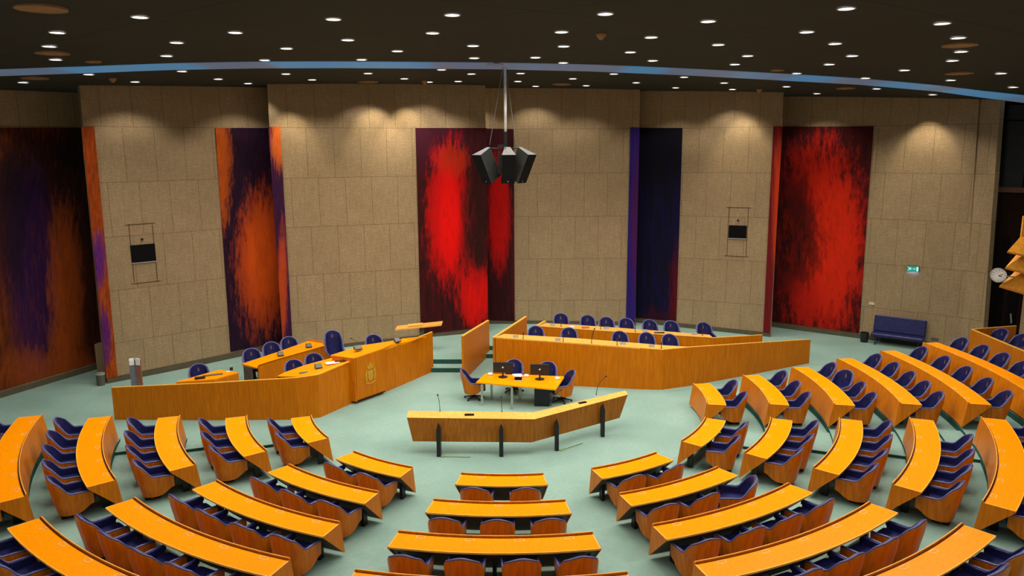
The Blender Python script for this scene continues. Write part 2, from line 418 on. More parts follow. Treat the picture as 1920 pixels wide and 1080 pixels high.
bf = [at(215, 787, 0), at(400, 788, 0), at(560, 787, 0), at(600, 783, 0), at(665, 754, 0), at(720, 736, 0), at(813, 696, 0)]        # left bench front foot
rf = [at(930, 718, 0), at(1080, 724, 0), at(1200, 730, 0), at(1240, 731, 0), at(1290, 724, 0), at(1400, 704, 0), at(1517, 681, 0)]   # right bench front foot
s1a, s1b = at(813, 690, .171), at(866, 690, .171)
s2a, s2b = at(813, 674, .342), at(866, 674, .342)
s3a, s3b = at(905, 664, .171), at(930, 664, .171)
s4a, s4b = at(911, 649, .342), at(930, 649, .342)
def back_floor():
    front = []
    for p in bf[:-1]: front.append((p.x, p.y + .06))
    front += [(s2a.x - .35, s2a.y), (s2a.x, s2a.y), (s2b.x, s2b.y), (s4a.x, s4a.y), (s4b.x, s4b.y), (s4b.x + .05, rf[0].y + .06)]
    for p in rf[1:]: front.append((p.x, p.y + .06))
    mb = MB(); b = 0
    for x, y in front: mb.v += [Vector((x, y, -.05)), Vector((x, y, zback(x) + .004)), Vector((x, 39, zback(x) + .004))]
    for i in range(len(front) - 1):
        a = 3 * i; c = a + 3
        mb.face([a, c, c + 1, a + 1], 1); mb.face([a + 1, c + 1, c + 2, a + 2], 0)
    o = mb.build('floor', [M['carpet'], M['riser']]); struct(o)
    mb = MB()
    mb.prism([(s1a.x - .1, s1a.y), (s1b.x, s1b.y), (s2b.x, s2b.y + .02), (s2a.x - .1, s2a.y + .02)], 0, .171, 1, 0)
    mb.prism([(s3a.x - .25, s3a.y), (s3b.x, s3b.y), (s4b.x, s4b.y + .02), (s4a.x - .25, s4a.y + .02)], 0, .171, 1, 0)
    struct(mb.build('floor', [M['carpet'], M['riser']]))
back_floor()

# ------------------------------------------------------------------ walls: folded screens
def on_plane(px, py, A, B):               # pixel ray meets the upright plane through plan points A, B
    d = ray(px, py); n = Vector((B.y - A.y, A.x - B.x))
    t = (n.x * A.x + n.y * A.y) / (n.x * d.x + n.y * d.y)
    return Vector((d.x * t, d.y * t, CAM_H + d.z * t))
def wall(name, base, x_top_l, x_top_r, th=.30, tops=None):
    """base = px points along the foot; the free edges follow the photographed edges on that plane"""
    P = [at_back(*q) for q in base]
    mb = MB(); n = len(P); top = []
    for i, p in enumerate(P):
        xt = x_top_l if i == 0 else (x_top_r if i == n - 1 else (tops[i - 1] if tops else None))
        A, B = (P[i], P[i + 1]) if i < n - 1 else (P[i - 1], P[i])
        if xt is None: t = Vector((p.x, p.y, zc(p.x)))
        else:
            t = on_plane(xt, 175, A, B)
            for _ in range(6):            # slide along the edge to the ceiling
                s = (zc(t.x) + .1 - p.z) / (t.z - p.z); t = p + (t - p) * s
        top.append(t)
    acc = [0]
    for i in range(n - 1): acc.append(acc[-1] + (P[i + 1] - P[i]).to_2d().length)
    for i in range(n): mb.v += [Vector((P[i].x, P[i].y, -.02)), top[i]]
    nb = len(mb.v)
    for i in range(n):
        A, B = (P[i], P[i + 1]) if i < n - 1 else (P[i - 1], P[i])
        d = (B - A).to_2d().normalized(); off = Vector((-d.y, d.x, 0)) * th
        mb.v += [mb.v[2 * i] + off, mb.v[2 * i + 1] + off]
    for i in range(n - 1):
        a = 2 * i
        du0 = (top[i] - P[i]).to_2d().dot((P[i + 1] - P[i]).to_2d().normalized()); du1 = (top[i + 1] - P[i + 1]).to_2d().dot((P[i + 1] - P[i]).to_2d().normalized())
        mb.face([a, a + 2, a + 3, a + 1], 0, ((acc[i], 0), (acc[i + 1], 0), (acc[i + 1] + du1, top[i + 1].z), (acc[i] + du0, top[i].z)))
        mb.face([a + nb, a + nb + 1, a + nb + 3, a + nb + 2]); mb.face([a + 1, a + 3, a + nb + 3, a + nb + 1])
    mb.face([0, 1, nb + 1, nb], 0, ((0, 0), (0, 10), (.3, 10), (.3, 0))); e = 2 * (n - 1); mb.face([e, nb + e, nb + e + 1, e + 1], 0, ((0, 0), (.3, 0), (.3, 10), (0, 10)))
    struct(mb.build(name, M['wall']))
    # stone skirting
    sk = MB(); ff = [Vector((p.x, p.y)) for p in P]
    sk.slab(ff, [zback(p.x) for p in P], [zback(p.x) + .20 for p in P], .035, side=-1)
    o = struct(sk.build('baseboard_' + name.split('_')[1], M['skirt']))
    return P
W1 = wall('wall_left', [(-260, 824.5), (214, 682)], None, None)
W2 = wall('wall_backleft', [(201, 719), (570, 642)], 150, 545)
W3 = wall('wall_back', [(532, 666), (914, 622)], 502, 910)
W4 = wall('wall_backcentre', [(895, 607.5), (1191, 611)], None, 1200)
W5 = wall('wall_backright', [(1160, 601), (1445, 632)], None, 1469)
W6 = wall('wall_right', [(1425, 609.5), (1804, 660)], None, 1837)
W7 = wall('wall_side', [(1799, 659.4), (1840, 669)], 1832, 1877)

# ------------------------------------------------------------------ paintings (generic colour-field canvases)
def canvas(name, segs, u0, u1, mat, label, group=None):
    """segs = list of (A, B, corners px [bl, br, tr, tl]); all belong to one folded canvas"""
    mb = MB()
    for A, B, q in segs:
        d = (B - A).to_2d().normalized(); nrm = Vector((d.y, -d.x, 0))
        pts = [on_plane(x, y, A, B) for x, y in q]
        b = len(mb.v)
        for p in pts: mb.v.append(p + nrm * .05)
        for p in pts: mb.v.append(p + nrm * .005)
        uv = [((x - u0) / (u1 - u0), (730 - y) / 490.0) for x, y in q]
        mb.face([b, b + 1, b + 2, b + 3], 0, uv)
        for i in range(4): j = (i + 1) % 4; mb.face([b + i, b + j, b + 4 + j, b + 4 + i], 0, (uv[i], uv[j], uv[j], uv[i]))
        mb.face([b + 7, b + 6, b + 5, b + 4], 0, (uv[3], uv[2], uv[1], uv[0]))
    o = mb.build(name, mat); tag(o, label, 'painting', group); return o
OR, PU, BK, RD = (196, 84, 8), (58, 14, 96), (10, 3, 8), (214, 8, 0)
m1 = paint_mat('canvas_orange_purple', (64, 22, 6), (112, 48, 8), [
    (.75, .78, .42, .34, BK, 1.0, .20), (.20, .80, .42, .24, (22, 5, 8), 1.0, .25), (.22, .42, .28, .44, (34, 8, 60), 1.0, .30), (.02, .60, .20, .3, (16, 4, 26), .9, .3),
    (.86, .34, .14, .26, (34, 10, 4), .9, .3), (.56, .36, .20, .34, (142, 62, 9), .9, .30), (.5, .05, .7, .1, (136, 60, 8), .7, .2)], streak=(9, 4))
canvas('painting', [(W1[0], W1[1], [(-250, 806), (212, 669), (178, 240), (-260, 240)])], -10, 190, m1,
       'huge purple and burnt orange painting filling the far left wall')
m1b = paint_mat('canvas_orange_purple_return', (120, 44, 6), (165, 72, 12), [(.28, .50, .36, .12, (70, 22, 112), 1.0, .2), (.5, .20, .36, .14, (66, 18, 100), 1.0, .2)], streak=(4, 6))
canvas('painting', [(W2[0], W2[1], [(199, 709), (220, 706), (176, 237), (152, 238)])], 170, 215, m1b, 'narrow orange and violet painted strip on the leftmost wall fold edge')
m2 = paint_mat('canvas_orange_oval', (20, 6, 26), (42, 12, 38), [
    (.0, .86, .20, .30, (190, 84, 12), 1.0, .14), (.57, .50, .36, .30, (186, 68, 8), 1.0, .12), (.56, .52, .2, .2, (214, 86, 12), .6, .2)], streak=(8, 4))
canvas('painting', [(W2[0], W2[1], [(432, 659), (538, 638), (512, 240), (403, 240)])], 403, 560, m2, 'tall dark purple painting with a glowing orange oval, second from the left')
m2b = paint_mat('canvas_orange_return', (40, 12, 52), (64, 20, 52), [(.45, .96, .6, .12, (206, 96, 18), 1.0, .12), (.55, .40, .28, .26, (176, 66, 10), 1.0, .1)], streak=(4, 5))
canvas('painting', [(W3[0], W3[1], [(531, 656), (549, 654), (525, 237), (503, 238)])], 510, 545, m2b, 'narrow orange and purple painted strip on the wall fold right of the oval painting')
m3 = paint_mat('canvas_red_column', (38, 6, 9), (66, 9, 12), [
    (.10, .95, .5, .12, (58, 12, 32), .9, .3), (.34, .68, .25, .30, (206, 4, 0), 1.0, .12), (.62, .36, .20, .14, (204, 6, 0), 1.0, .12), (.60, .66, .15, .22, (40, 10, 8), 1.0, .16), (.38, .88, .18, .07, (176, 44, 10), .7, .2), (.35, .66, .12, .2, (232, 6, 0), .8, .1)], streak=(8, 4))
canvas('painting', [(W3[0], W3[1], [(789, 626), (914.5, 612), (911, 240), (779, 240)])], 779, 960, m3, 'tall red and maroon painting behind the hanging speakers')
m3b = paint_mat('canvas_red_return', (36, 4, 10), (58, 8, 14), [(.42, .68, .34, .24, (190, 6, 2), 1.0, .10), (.95, .5, .22, .3, (70, 16, 12), .8, .2)], streak=(5, 4))
canvas('painting', [(W4[0], W4[1], [(914, 600), (965, 601.5), (963, 242), (911, 241)])], 908, 975, m3b, 'dark maroon canvas strip with a red streak beside the pendant speakers')
m4 = paint_mat('canvas_blue_black', (4, 3, 20), (10, 6, 52), [(.5, .98, .9, .25, (4, 3, 10), .9, .2), (1.0, .30, .34, .30, (84, 4, 8), 1.0, .14), (1.0, .66, .28, .22, (12, 6, 50), .8, .2), (.45, .27, .5, .05, (50, 4, 12), .7, .2)], streak=(4, 3))
canvas('painting', [(W5[0], W5[1], [(1183, 594.5), (1268, 602), (1280, 240), (1190, 240)])], 1198, 1280, m4, 'narrow blue-black painting with a dark red lower edge')
m4b = paint_mat('canvas_blue_return', (28, 18, 92), (44, 24, 110), [(.8, .62, .5, .34, (74, 16, 60), .8, .15), (.4, .1, .9, .12, (30, 20, 96), .8, .1)], streak=(3, 1.2))
canvas('painting', [(W4[0], W4[1], [(1173.5, 602.5), (1190.5, 603.5), (1199, 239), (1182, 239)])], 1174, 1200, m4b, 'slim ultramarine painted strip at the edge of the middle wall screen')
m5b = paint_mat('canvas_red_edge', (88, 12, 20), (112, 22, 24), [(.85, .62, .5, .4, (196, 60, 10), .9, .18)], streak=(4, 2))
canvas('painting', [(W5[0], W5[1], [(1431, 622.5), (1444, 624), (1467.5, 237), (1450, 237)])], 1436, 1470, m5b, 'slim dark red painted strip on the wall fold left of the fiery painting')
m5 = paint_mat('canvas_red_fire', (42, 5, 6), (66, 8, 10), [
    (.50, .58, .46, .42, (196, 26, 3), 1.0, .12), (.60, .60, .26, .32, (220, 44, 6), .6, .2), (.22, .60, .33, .24, (30, 4, 4), 1.0, .16), (.30, .72, .12, .12, (60, 8, 6), .7, .2)], streak=(6, 4))
canvas('painting', [(W6[0], W6[1], [(1428, 600), (1611, 624), (1638, 237), (1436, 237.5)])], 1448, 1640, m5, 'wide fiery red painting with a dark core on the right wall')

# ------------------------------------------------------------------ ceiling lamps and discs
def wash(px, py):
    return False
lights = [(262,31),(107,60),(92,86),(104,111),(331,79),(312,104),(441,60),(537,90),(625,35),(496,112),(43,154),(166,139),(253,153),(341,133),(409,147.6),(465,156),(536,138),(585,149),
 (848,27),(811,61),(652,74),(745,95),(678,111),(887,85),(889,108),(690,137),(758,147),(684,158),(781,162),(828,130),(884,138),(859,152),(879,165),(1135,25),(1053,59),(1057,86),(1004,107),(1221,69),(1182,97),(1224,113),(1056,117),(976,137),(971,152),(1003,164),(1151,138),(1074,147),(1099,160),(1193,154.5),(1267,164),
 (1328,39),(1587,15),(1767,43),(1347,83),(1513,59),(1566,81),(1402,104),(1378,120),(1598,104),(1797,70),(1802,96),(1786,113),(1555,120),(1494,137),(1283,144),(1358,155),(1377,170.5),(1475,162),(1532,175),(1644,166),(1749,177),(1623,146),(1696,131),(1783,150),(1877,137),(1900,163)]
lm = MB()
lm.lathe((0, 0, 0), [(.165, .0), (.165, -.018), (.135, -.018), (.130, -.004)], 24, 0, False)
lm.lathe((0, 0, -.006), [(.131, 0), (.131, .004)], 24, 1)
lamp_mesh = lm.mesh('downlight', [M['white'], M['lens']])
spot = bpy.data.lights.new('downlight_lamp', 'SPOT'); spot.energy = DOWNLIGHT_W * 4; spot.spot_size = math.radians(150); spot.spot_blend = .55; spot.shadow_soft_size = .12; spot.color = (1.0, .92, .80)
spot_n = spot.copy(); spot_n.spot_size = math.radians(118); spot_n.spot_blend = .5; spot_n.energy = DOWNLIGHT_W * 3.6
def off_wall(P, d0=1.15):
    for A, B in ((W1[0], W1[1]), (W2[0], W2[1]), (W3[0], W3[1]), (W4[0], W4[1]), (W5[0], W5[1]), (W6[0], W6[1])):
        d = (B - A).to_2d().normalized(); n = Vector((d.y, -d.x)); v = P.to_2d() - A.to_2d(); u = v.dot(d); g = v.dot(n)
        if -.3 < u < (B - A).to_2d().length + .3 and g < d0 and g > -1.5: q = P.to_2d() + n * (d0 - g); P = Vector((q.x, q.y, zc(q.x)))
    return P
def downlight(P, label, group, narrow=False):
    o = bpy.data.objects.new('downlight', lamp_mesh); COL.objects.link(o); o.location = P; tag(o, label, 'ceiling light', group)
    l = bpy.data.objects.new('lamp', spot_n if narrow else spot); COL.objects.link(l); l.parent = o; l.location = (0, 0, -.03)
pos = [(on_ceiling(x, y), x, y) for x, y in lights]
beyond = sorted([q for q in pos if q[2] > strip_y(q[1])], key=lambda q: q[1])
near = [q for q in pos if q[2] <= strip_y(q[1])]
tiers = {'close in front of the blue strip': [], 'midway between photo top and blue strip': [], 'nearest the top of the photo': []}
for q in near:
    d = on_ceiling(q[1], strip_y(q[1])).y - q[0].y
    tiers['close in front of the blue strip' if d < 4 else ('midway between photo top and blue strip' if d < 7.5 else 'nearest the top of the photo')].append(q)
ORD = ['leftmost', 'second', 'third', 'fourth', 'fifth', 'sixth', 'seventh', 'eighth', 'ninth', 'tenth', 'eleventh', 'twelfth', 'thirteenth', 'fourteenth', 'fifteenth', 'sixteenth', 'seventeenth', 'eighteenth', 'nineteenth', 'twentieth'] + ['twenty-' + w for w in ('first', 'second', 'third', 'fourth', 'fifth', 'sixth', 'seventh', 'eighth', 'ninth')] + ['thirtieth', 'thirty-first', 'thirty-second', 'thirty-third', 'thirty-fourth', 'thirty-fifth', 'thirty-sixth', 'thirty-seventh', 'thirty-eighth', 'thirty-ninth', 'fortieth']
def fl(i): return ORD[i] if i == 0 else ORD[i] + ' from left'
for i, q in enumerate(beyond):
    downlight(off_wall(q[0]) + Vector((0, 0, -.004)), 'round white downlight beyond the blue strip, ' + fl(i), 'downlights between blue strip and back wall', True)
for nm, lst in tiers.items():
    for i, q in enumerate(sorted(lst, key=lambda q: q[1])):
        downlight(q[0] + Vector((0, 0, -.004)), 'round white downlight %s, %s' % (nm, fl(i)), 'downlights in the main ceiling')
# the same lamps go on over the seats, above and behind the photographed part of the ceiling
for j, y in enumerate((2.5, 6.5, 10.5)):
    for i in range(7):
        x = -16 + i * 5.4 + (2.0 if j % 2 else 0)
        downlight(Vector((x, y, zc(x) - .004)), 'round white ceiling downlight over the nearest seats, outside the photo', 'downlights over the nearest seats')
# wall washing spots set close to the back wall
wsp = bpy.data.lights.new('wall_wash_lamp', 'SPOT'); wsp.energy = WASH_W * 4; wsp.spot_size = math.radians(62); wsp.spot_blend = .7; wsp.shadow_soft_size = .05; wsp.color = (1.0, .86, .62)
for (px, py), (A, B) in (((702, 212), (W3[0], W3[1])), ((762, 208), (W3[0], W3[1])), ((1395, 246), (W5[0], W5[1])), ((1742, 240), (W6[0], W6[1])), ((545, 240), (W3[0], W3[1]))):
    hit = on_plane(px, py, A, B); d = (B - A).to_2d().normalized(); nrm = Vector((d.y, -d.x, 0))
    P = hit + nrm * 1.25; P.z = zc(P.x) - .03
    l = bpy.data.objects.new('wall_wash_lamp', wsp); COL.objects.link(l); l.location = P
    tgt = hit - Vector((0, 0, 1.6)) - P; l.rotation_euler = tgt.to_track_quat('-Z', 'Y').to_euler()

discs = [(77, 15, .42), (98, 99, .38), (175, 115, .2), (65, 146, .38), (690, 153, .38), (1053, 157.5, .38), (1800, 84, .38), (1799, 137, .38), (1586, 165, .34), (1458, 131, .22), (929, 119, .26)]
dl = ['large tan round ceiling disc in the upper left corner', 'tan round ceiling disc between three downlights at left', 'small tan ceiling disc just before the blue strip at left', 'tan ceiling disc beyond the blue strip at far left', 'tan ceiling disc beyond the blue strip, left of the pendant speakers',
      'tan ceiling disc beyond the blue strip, right of the pendant pole', 'upper of two tan ceiling discs at right', 'lower of two tan ceiling discs at right', 'tan ceiling disc beyond the blue strip, above the fiery red painting', 'small tan ceiling disc just before the blue strip at right', 'tan disc beside the pendant pole at the blue strip']
for (x, y, r), lb in zip(discs, dl):
    P = on_ceiling(x, y); mb = MB(); mb.lathe((0, 0, 0), [(r, .01), (r, -.03), (r * .92, -.035), (r * .9, -.02)], 28)
    o = mb.build('ceiling_disc', M['tan'], origin=(0, 0, 0), smooth=False); o.location = P; tag(o, lb, 'ceiling vent', 'round tan ceiling discs')
for (x, y), lb in zip([(1127, 62), (211, 146), (796, 151), (1424, 167)], ['beige smoke detector above the middle wall screen, nearest the camera', 'beige smoke detector beyond the blue strip at far left', 'beige smoke detector beyond the blue strip near the central red painting', 'beige smoke detector beyond the blue strip at right']):
    P = on_ceiling(x, y); mb = MB(); mb.lathe((0, 0, 0), [(.12, .01), (.12, -.05), (.07, -.10), (.03, -.15)], 16)
    o = mb.build('smoke_detector', M['tan'], origin=(0, 0, 0), smooth=True); o.location = P; tag(o, lb, 'smoke detector', 'ceiling smoke detectors')

# ------------------------------------------------------------------ chairs
def sst(a, b, x): t = max(0, min(1, (x - a) / (b - a))); return t * t * (3 - 2 * t)
def chair_parts(parent, back=.99, floor_gap=.14, swivel=False):
    """tub chair, local +X is forward"""
    path = []
    hw, xb, rc, xf = .345, -.36, .26, .33
    for i in range(9): path.append((xf - (xf - (xb + rc)) * i / 8, hw))
    for i in range(1, 8): a = PI / 2 + PI / 2 * i / 8; path.append((xb + rc + rc * math.cos(a), hw - rc + rc * math.sin(a)))
    for i in range(0, 3): path.append((xb, (hw - rc) * (1 - i / 3.0)))
    path.append((xb, 0.0)); path += [(x, -y) for x, y in path[-2::-1]]
    n = len(path)
    def topz(x, y):
        arm = .60 - .02 * sst(.0, .33, x)
        k = sst(-.06, -.26, x)
        crown = back - .17 * (abs(y) / hw) ** 2.2
        return arm + (crown - arm) * k
    def botz(x, y): return floor_gap + .17 * sst(-.05, .33, x) ** 1.5
    def nrm(i):
        a = Vector(path[max(0, i - 1)]); b = Vector(path[min(n - 1, i + 1)]); d = (b - a).normalized(); return Vector((d.y, -d.x))
    def sheet(off0, off1, dz, zb_extra, nm, mat, smooth=True, rows=7, thick_top=True):
        mb = MB()
        for side, off in ((0, off0), (1, off1)):
            for r in range(rows + 1):
                for i, (x, y) in enumerate(path):
                    zt, zb = topz(x, y) + dz, botz(x, y) + zb_extra
                    z = zb + (zt - zb) * r / rows; k = sst(.1, -.3, x); lean = -.10 * k * (z - .14) / .85
                    taper = 1 - .12 * (1 - (z - floor_gap) / .6) if z < floor_gap + .6 else 1
                    q = nrm(i) * off
                    mb.v.append(Vector(((x + q.x) * (taper if x < 0 else 1) + lean, (y + q.y) * taper, z)))
        o = (rows + 1) * n
        for r in range(rows):
            for i in range(n - 1):
                a = r * n + i; mb.face([a, a + 1, a + n + 1, a + n]); mb.face([o + a, o + a + n, o + a + n + 1, o + a + 1])
        for i in range(n - 1):
            mb.face([i, o + i, o + i + 1, i + 1]); t = rows * n + i; mb.face([t, t + 1, o + t + 1, o + t])
        for r in range(rows):
            for i in (0, n - 1):
                a = r * n + i; mb.face([a, a + n, o + a + n, o + a])
        return mb.build(nm, mat, parent, smooth=smooth)
    s = sheet(0, .018, 0, 0, 'wooden_shell', M['shell'])
    u = sheet(-.002, -.062, .012, .22, 'upholstery', M['blue'])
    for ob in (s, u):
        md = ob.modifiers.new('edges', 'EDGE_SPLIT'); md.split_angle = math.radians(50)
    pts = []
    for i, (x, y) in enumerate(path):
        z = topz(x, y) + .014; k = sst(.1, -.3, x); q = nrm(i) * -.012; pts.append((x + q.x - .10 * k * (z - .14) / .85, y + q.y, z))
    mb = MB(); mb.tube(pts, .021, 6); mb.build('edge_piping', M['bluerim'], parent, smooth=True)
    mb = MB()
    b = len(mb.v); sp = [(.37, -.27), (.37, .27), (.30, .30), (-.25, .27), (-.28, .2), (-.28, -.2), (-.25, -.27), (.30, -.30)]
    mb.prism(sp, .34, .47); mb.build('seat', M['blue'], parent, bevel=.03)
    mb = MB()                                                   # oval number mark on the backrest
    zc_ = back - .17
    cx0 = xb + .075 - .10 * (zc_ - .14) / .85
    for k in range(12): a = 2 * PI * k / 12; zz = zc_ + .075 * math.sin(a); mb.v.append(Vector((cx0 - .10 * (zz - zc_) / .85, .03 * math.cos(a), zz)))
    mb.face(list(range(12))); mb.build('number_mark', M['mark'], parent, normals=False)
    if not swivel:
        mb = MB(); mb.lathe((-.02, 0, 0), [(.10, 0), (.10, .02), (.05, .03), (.05, .36)], 14); mb.box((-.22, 0, .08), (.12, .16, .16)); mb.build('pedestal', M['black'], parent)
    else:
        mb = MB(); mb.lathe((-.02, 0, .06), [(.04, 0), (.04, .32)], 12); mb.box((-.02, 0, .31), (.3, .3, .06)); mb.build('pedestal', M['black'], parent)
        mb = MB()
        for k in range(5):
            a = 2 * PI * k / 5 + .3; e = (-.02 + .33 * math.cos(a), .33 * math.sin(a), .05)
            mb.tube([(-.02, 0, .10), e], [.028, .018], 6); mb.lathe((e[0], e[1], 0), [(.03, 0), (.035, .03), (.02, .06)], 8)
        mb.build('star_base', M['black'], parent)

def fr(i, n, a, b):
    """which seat, counted from end a to end b"""
    if i == 0: return 'at the ' + a
    if i == n - 1: return 'at the ' + b
    return ORD[i] + ' from the ' + a
proto = thing('tub_chair', 'x', 'chair')
chair_parts(proto)
proto_used = [False]
def chair(x, y, z, face, label, group):
    if not proto_used[0]:
        proto_used[0] = True; proto.location = (x, y, z); proto.rotation_euler = (0, 0, face); proto['label'] = label; proto['group'] = group; return proto
    return dup(proto, (x, y, z), face, label, group)

# ------------------------------------------------------------------ curved desks
ROWN = {5: 'innermost', 4: 'second', 3: 'third', 2: 'fourth', 1: 'fifth', 0: 'sixth', -1: 'seventh'}
def desk(block, k, a0, a1, n, label, wall_to=None):
    R = RR[k]; h = hk(k)
    am = (a0 + a1) / 2; ox, oy = azp(am, R + .2); O = Vector((ox, oy, h))
    root = thing('curved_desk', label, 'desk', O, 0, 'curved wooden desks')
    steps = max(6, int(abs(a1 - a0) / 1.6)); A = [a0 + (a1 - a0) * i / steps for i in range(steps + 1)]
    def sweep(prof, nm, mat, smooth=False, closed=True, A=A):
        mb = MB(); m = len(prof)
        for a in A:
            for (u, v) in prof: x, y = azp(a, R + u); mb.v.append(Vector((x, y, h + v)))
        for i in range(len(A) - 1):
            for j in range(m if closed else m - 1):
                j2 = (j + 1) % m; mb.face([i * m + j, (i + 1) * m + j, (i + 1) * m + j2, i * m + j2])
        if closed: mb.face(list(range(m))); mb.face([(len(A) - 1) * m + j for j in range(m)][::-1])
        return mb.build(nm, mat, root, smooth=smooth, origin=O)
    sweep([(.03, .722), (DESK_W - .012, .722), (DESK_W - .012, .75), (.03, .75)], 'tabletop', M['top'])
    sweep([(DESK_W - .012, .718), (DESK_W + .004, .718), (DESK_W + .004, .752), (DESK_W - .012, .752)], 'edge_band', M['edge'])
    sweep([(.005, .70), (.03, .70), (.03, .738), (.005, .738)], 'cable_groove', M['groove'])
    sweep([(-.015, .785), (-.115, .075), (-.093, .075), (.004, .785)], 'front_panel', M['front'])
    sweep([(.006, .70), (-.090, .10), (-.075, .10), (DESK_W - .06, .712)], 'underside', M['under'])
    for s, aa in ((0, a0), (1, a1)):
        mb = MB(); d = (.018 / R) * 57.3 * (1 if s == 0 else -1) * (1 if a1 > a0 else -1)
        for a in (aa - d * .9, aa):
            for (u, v) in ((-.012, .785), (.012, .785), (.03, .753), (DESK_W, .753), (DESK_W, .715), (-.094, .072), (-.118, .072)): x, y = azp(a, R + u); mb.v.append(Vector((x, y, h + v)))
        mb.face(list(range(7))); mb.face(list(range(7, 14))[::-1])
        for j in range(7): j2 = (j + 1) % 7; mb.face([j, j2, 7 + j2, 7 + j])
        mb.build('end_panel', M['front'], root, origin=O)
    sweep([(-.016, .786), (-.002, .786), (-.002, .792), (-.016, .792)], 'lip_edge', M['edge'])
    mb = MB()
    for aa in (a0, a1):
        x0, y0 = azp(aa, R + .03); x1, y1 = azp(aa, R + DESK_W); mb.box(((x0 + x1) / 2, (y0 + y1) / 2, h + .753), (DESK_W - .03, .022, .006), rz=math.radians(aa) + YAW)
    mb.build('end_trim', M['edge'], root, origin=O)
    span = abs(a1 - a0) * R / 57.3
    nl = 2 if span < 3.2 else 3
    for i in range(nl):
        t = (.10 + .80 * i / (nl - 1)); a = a0 + (a1 - a0) * t
        x, y = azp(a, R + .16); mb = MB(); mb.box((x, y, h + .25), (.14, .075, .50), rz=math.radians(a) + YAW); mb.build('leg', M['black'], root, origin=O)
    for i in range(n):
        a = a0 + (a1 - a0) * (i + .5) / n
        mb = MB(); x, y = azp(a, R + .105); rz = math.radians(a) + YAW
        for (du, dv, su, sv) in ((-.045, 0, .014, .17), (.045, 0, .014, .17), (0, -.08, .1, .014), (0, .08, .1, .014)):
            v = Matrix.Rotation(rz, 2) @ Vector((du, dv)); mb.box((x + v.x, y + v.y, h + .753), (su, sv, .006), rz=rz)
        mb.build('seat_console', M['cream'], root, origin=O)  # console frame doubling as the painted pale reflections along the lip
    return root
def seats(block, k, a0, a1, n, desc, enda, endb, skip=(), turn={}, group=None, off=.76):
    R = RR[k] if k >= 0 else 16.32
    ids = [i for i in range(n) if i not in skip]
    for j, i in enumerate(ids):
        pad = .0
        a = a0 + (a1 - a0) * (i + .5) / n
        x, y = azp(a, R + off + (.10 if i in turn else 0)); f = math.radians(a) + YAW + PI
        tr = turn.get(i, random.uniform(-.05, .05))
        chair(x, y, hk(k), f + tr, 'blue tub chair, %s %s, %s' % (ROWN[k], desc, fr(j, len(ids), enda, endb)), 'tub chairs behind the ' + block)
blocks = {
 'far left desks': ({5: (-159.6, -141.6), 4: (-160.6, -139.6), 3: (-161.3, -138.8), 2: (-161.6, -138.2), 1: (-162.1, -138.0)}, 'row of left block', 'far end', 'near end'),
 'lower left desks': ({5: (-129.1, -111.2), 4: (-130.8, -110.0), 3: (-131.3, -108.9), 2: (-131.9, -108.4), 1: (-132.3, -107.8)}, 'row of lower left block', 'left end', 'right end'),
 'centre desks': ({5: (-99.1, -80.8), 4: (-100.3, -79.6), 3: (-101.2, -78.8), 2: (-101.8, -78.2)}, 'row of bottom centre block', 'left end', 'right end'),
 'lower right desks': ({5: (-69.2, -50.7), 4: (-70.4, -49.5), 3: (-71.3, -48.6), 2: (-71.8, -48.1), 1: (-72.2, -47.8)}, 'row of lower right block', 'left end', 'right end'),
 'right desks': ({5: (-39.8, -20.9), 4: (-40.2, -19.5), 3: (-41.3, -18.8), 2: (-41.8, -18.1), 1: (-42.1, -17.6)}, 'row of right block', 'near end', 'far end'),
 'upper right desks': ({5: (-9.1, 9.3), 4: (-10.5, 10.1), 3: (-11.6, 10.4), 2: (-11.9, 11.1), 1: (-12.5, 11.4), 0: (-13.0, 11.8)}, 'row of upper right block', 'near end', 'far end'),
}
for bname, (rows, rowdesc, ea, eb) in blocks.items():
    for k, (a0, a1) in rows.items():
        n = 7 - k
        desk(bname, k, a0, a1, n, 'curved orange wood desk for %d seats, %s %s' % (n, ROWN[k], rowdesc))
        nn, skip, turn = n, (), {}
        if bname == 'upper right desks' and k == 1: nn = 5
        if bname == 'upper right desks' and k == 3: turn = {2: .55}
        if bname == 'right desks' and k == 2: skip = (4,)
        if bname == 'right desks' and k == 5: turn = {0: .2}
        if bname == 'lower right desks' and k == 4: turn = {2: .75}
        if bname == 'centre desks' and k == 2: continue
        seats(bname, k, a0, a1, nn, rowdesc, ea, eb, skip, turn)

# ------------------------------------------------------------------ central benches
def top_on(px, py, base):                    # height where the pixel meets the upright line over base
    d = ray(px, py); t = (base.x * d.x + base.y * d.y) / (d.x ** 2 + d.y ** 2); return CAM_H + d.z * t
def counter(root, pts, zs, mat, nm='countertop', th=.04):
    mb = MB(); mb.prism([(p.x, p.y) for p in pts], [z - th for z in zs], list(zs)); return mb.build(nm, mat, root)
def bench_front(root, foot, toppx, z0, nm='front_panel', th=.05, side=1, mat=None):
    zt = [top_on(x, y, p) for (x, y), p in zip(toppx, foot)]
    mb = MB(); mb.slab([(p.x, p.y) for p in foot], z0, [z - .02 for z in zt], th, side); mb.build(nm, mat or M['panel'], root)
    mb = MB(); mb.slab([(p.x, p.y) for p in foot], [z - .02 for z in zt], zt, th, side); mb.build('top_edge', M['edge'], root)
    return zt
root = thing('curved_bench', 'long low curved wooden bench at left with a tapering counter', 'bench')
f = bf[:5]
zt = bench_front(root, f, [(211, 726), (400, 717), (556, 708), (598, 702), (664, 674)], 0.0)
Lc = [(520, 705), (535, 697.5), (570, 685), (603, 676), (622, 671), (657, 675)]
pts = [at(556, 706, zt[2]), at(600, 700.5, zt[3]), at(660, 675.5, zt[4])]
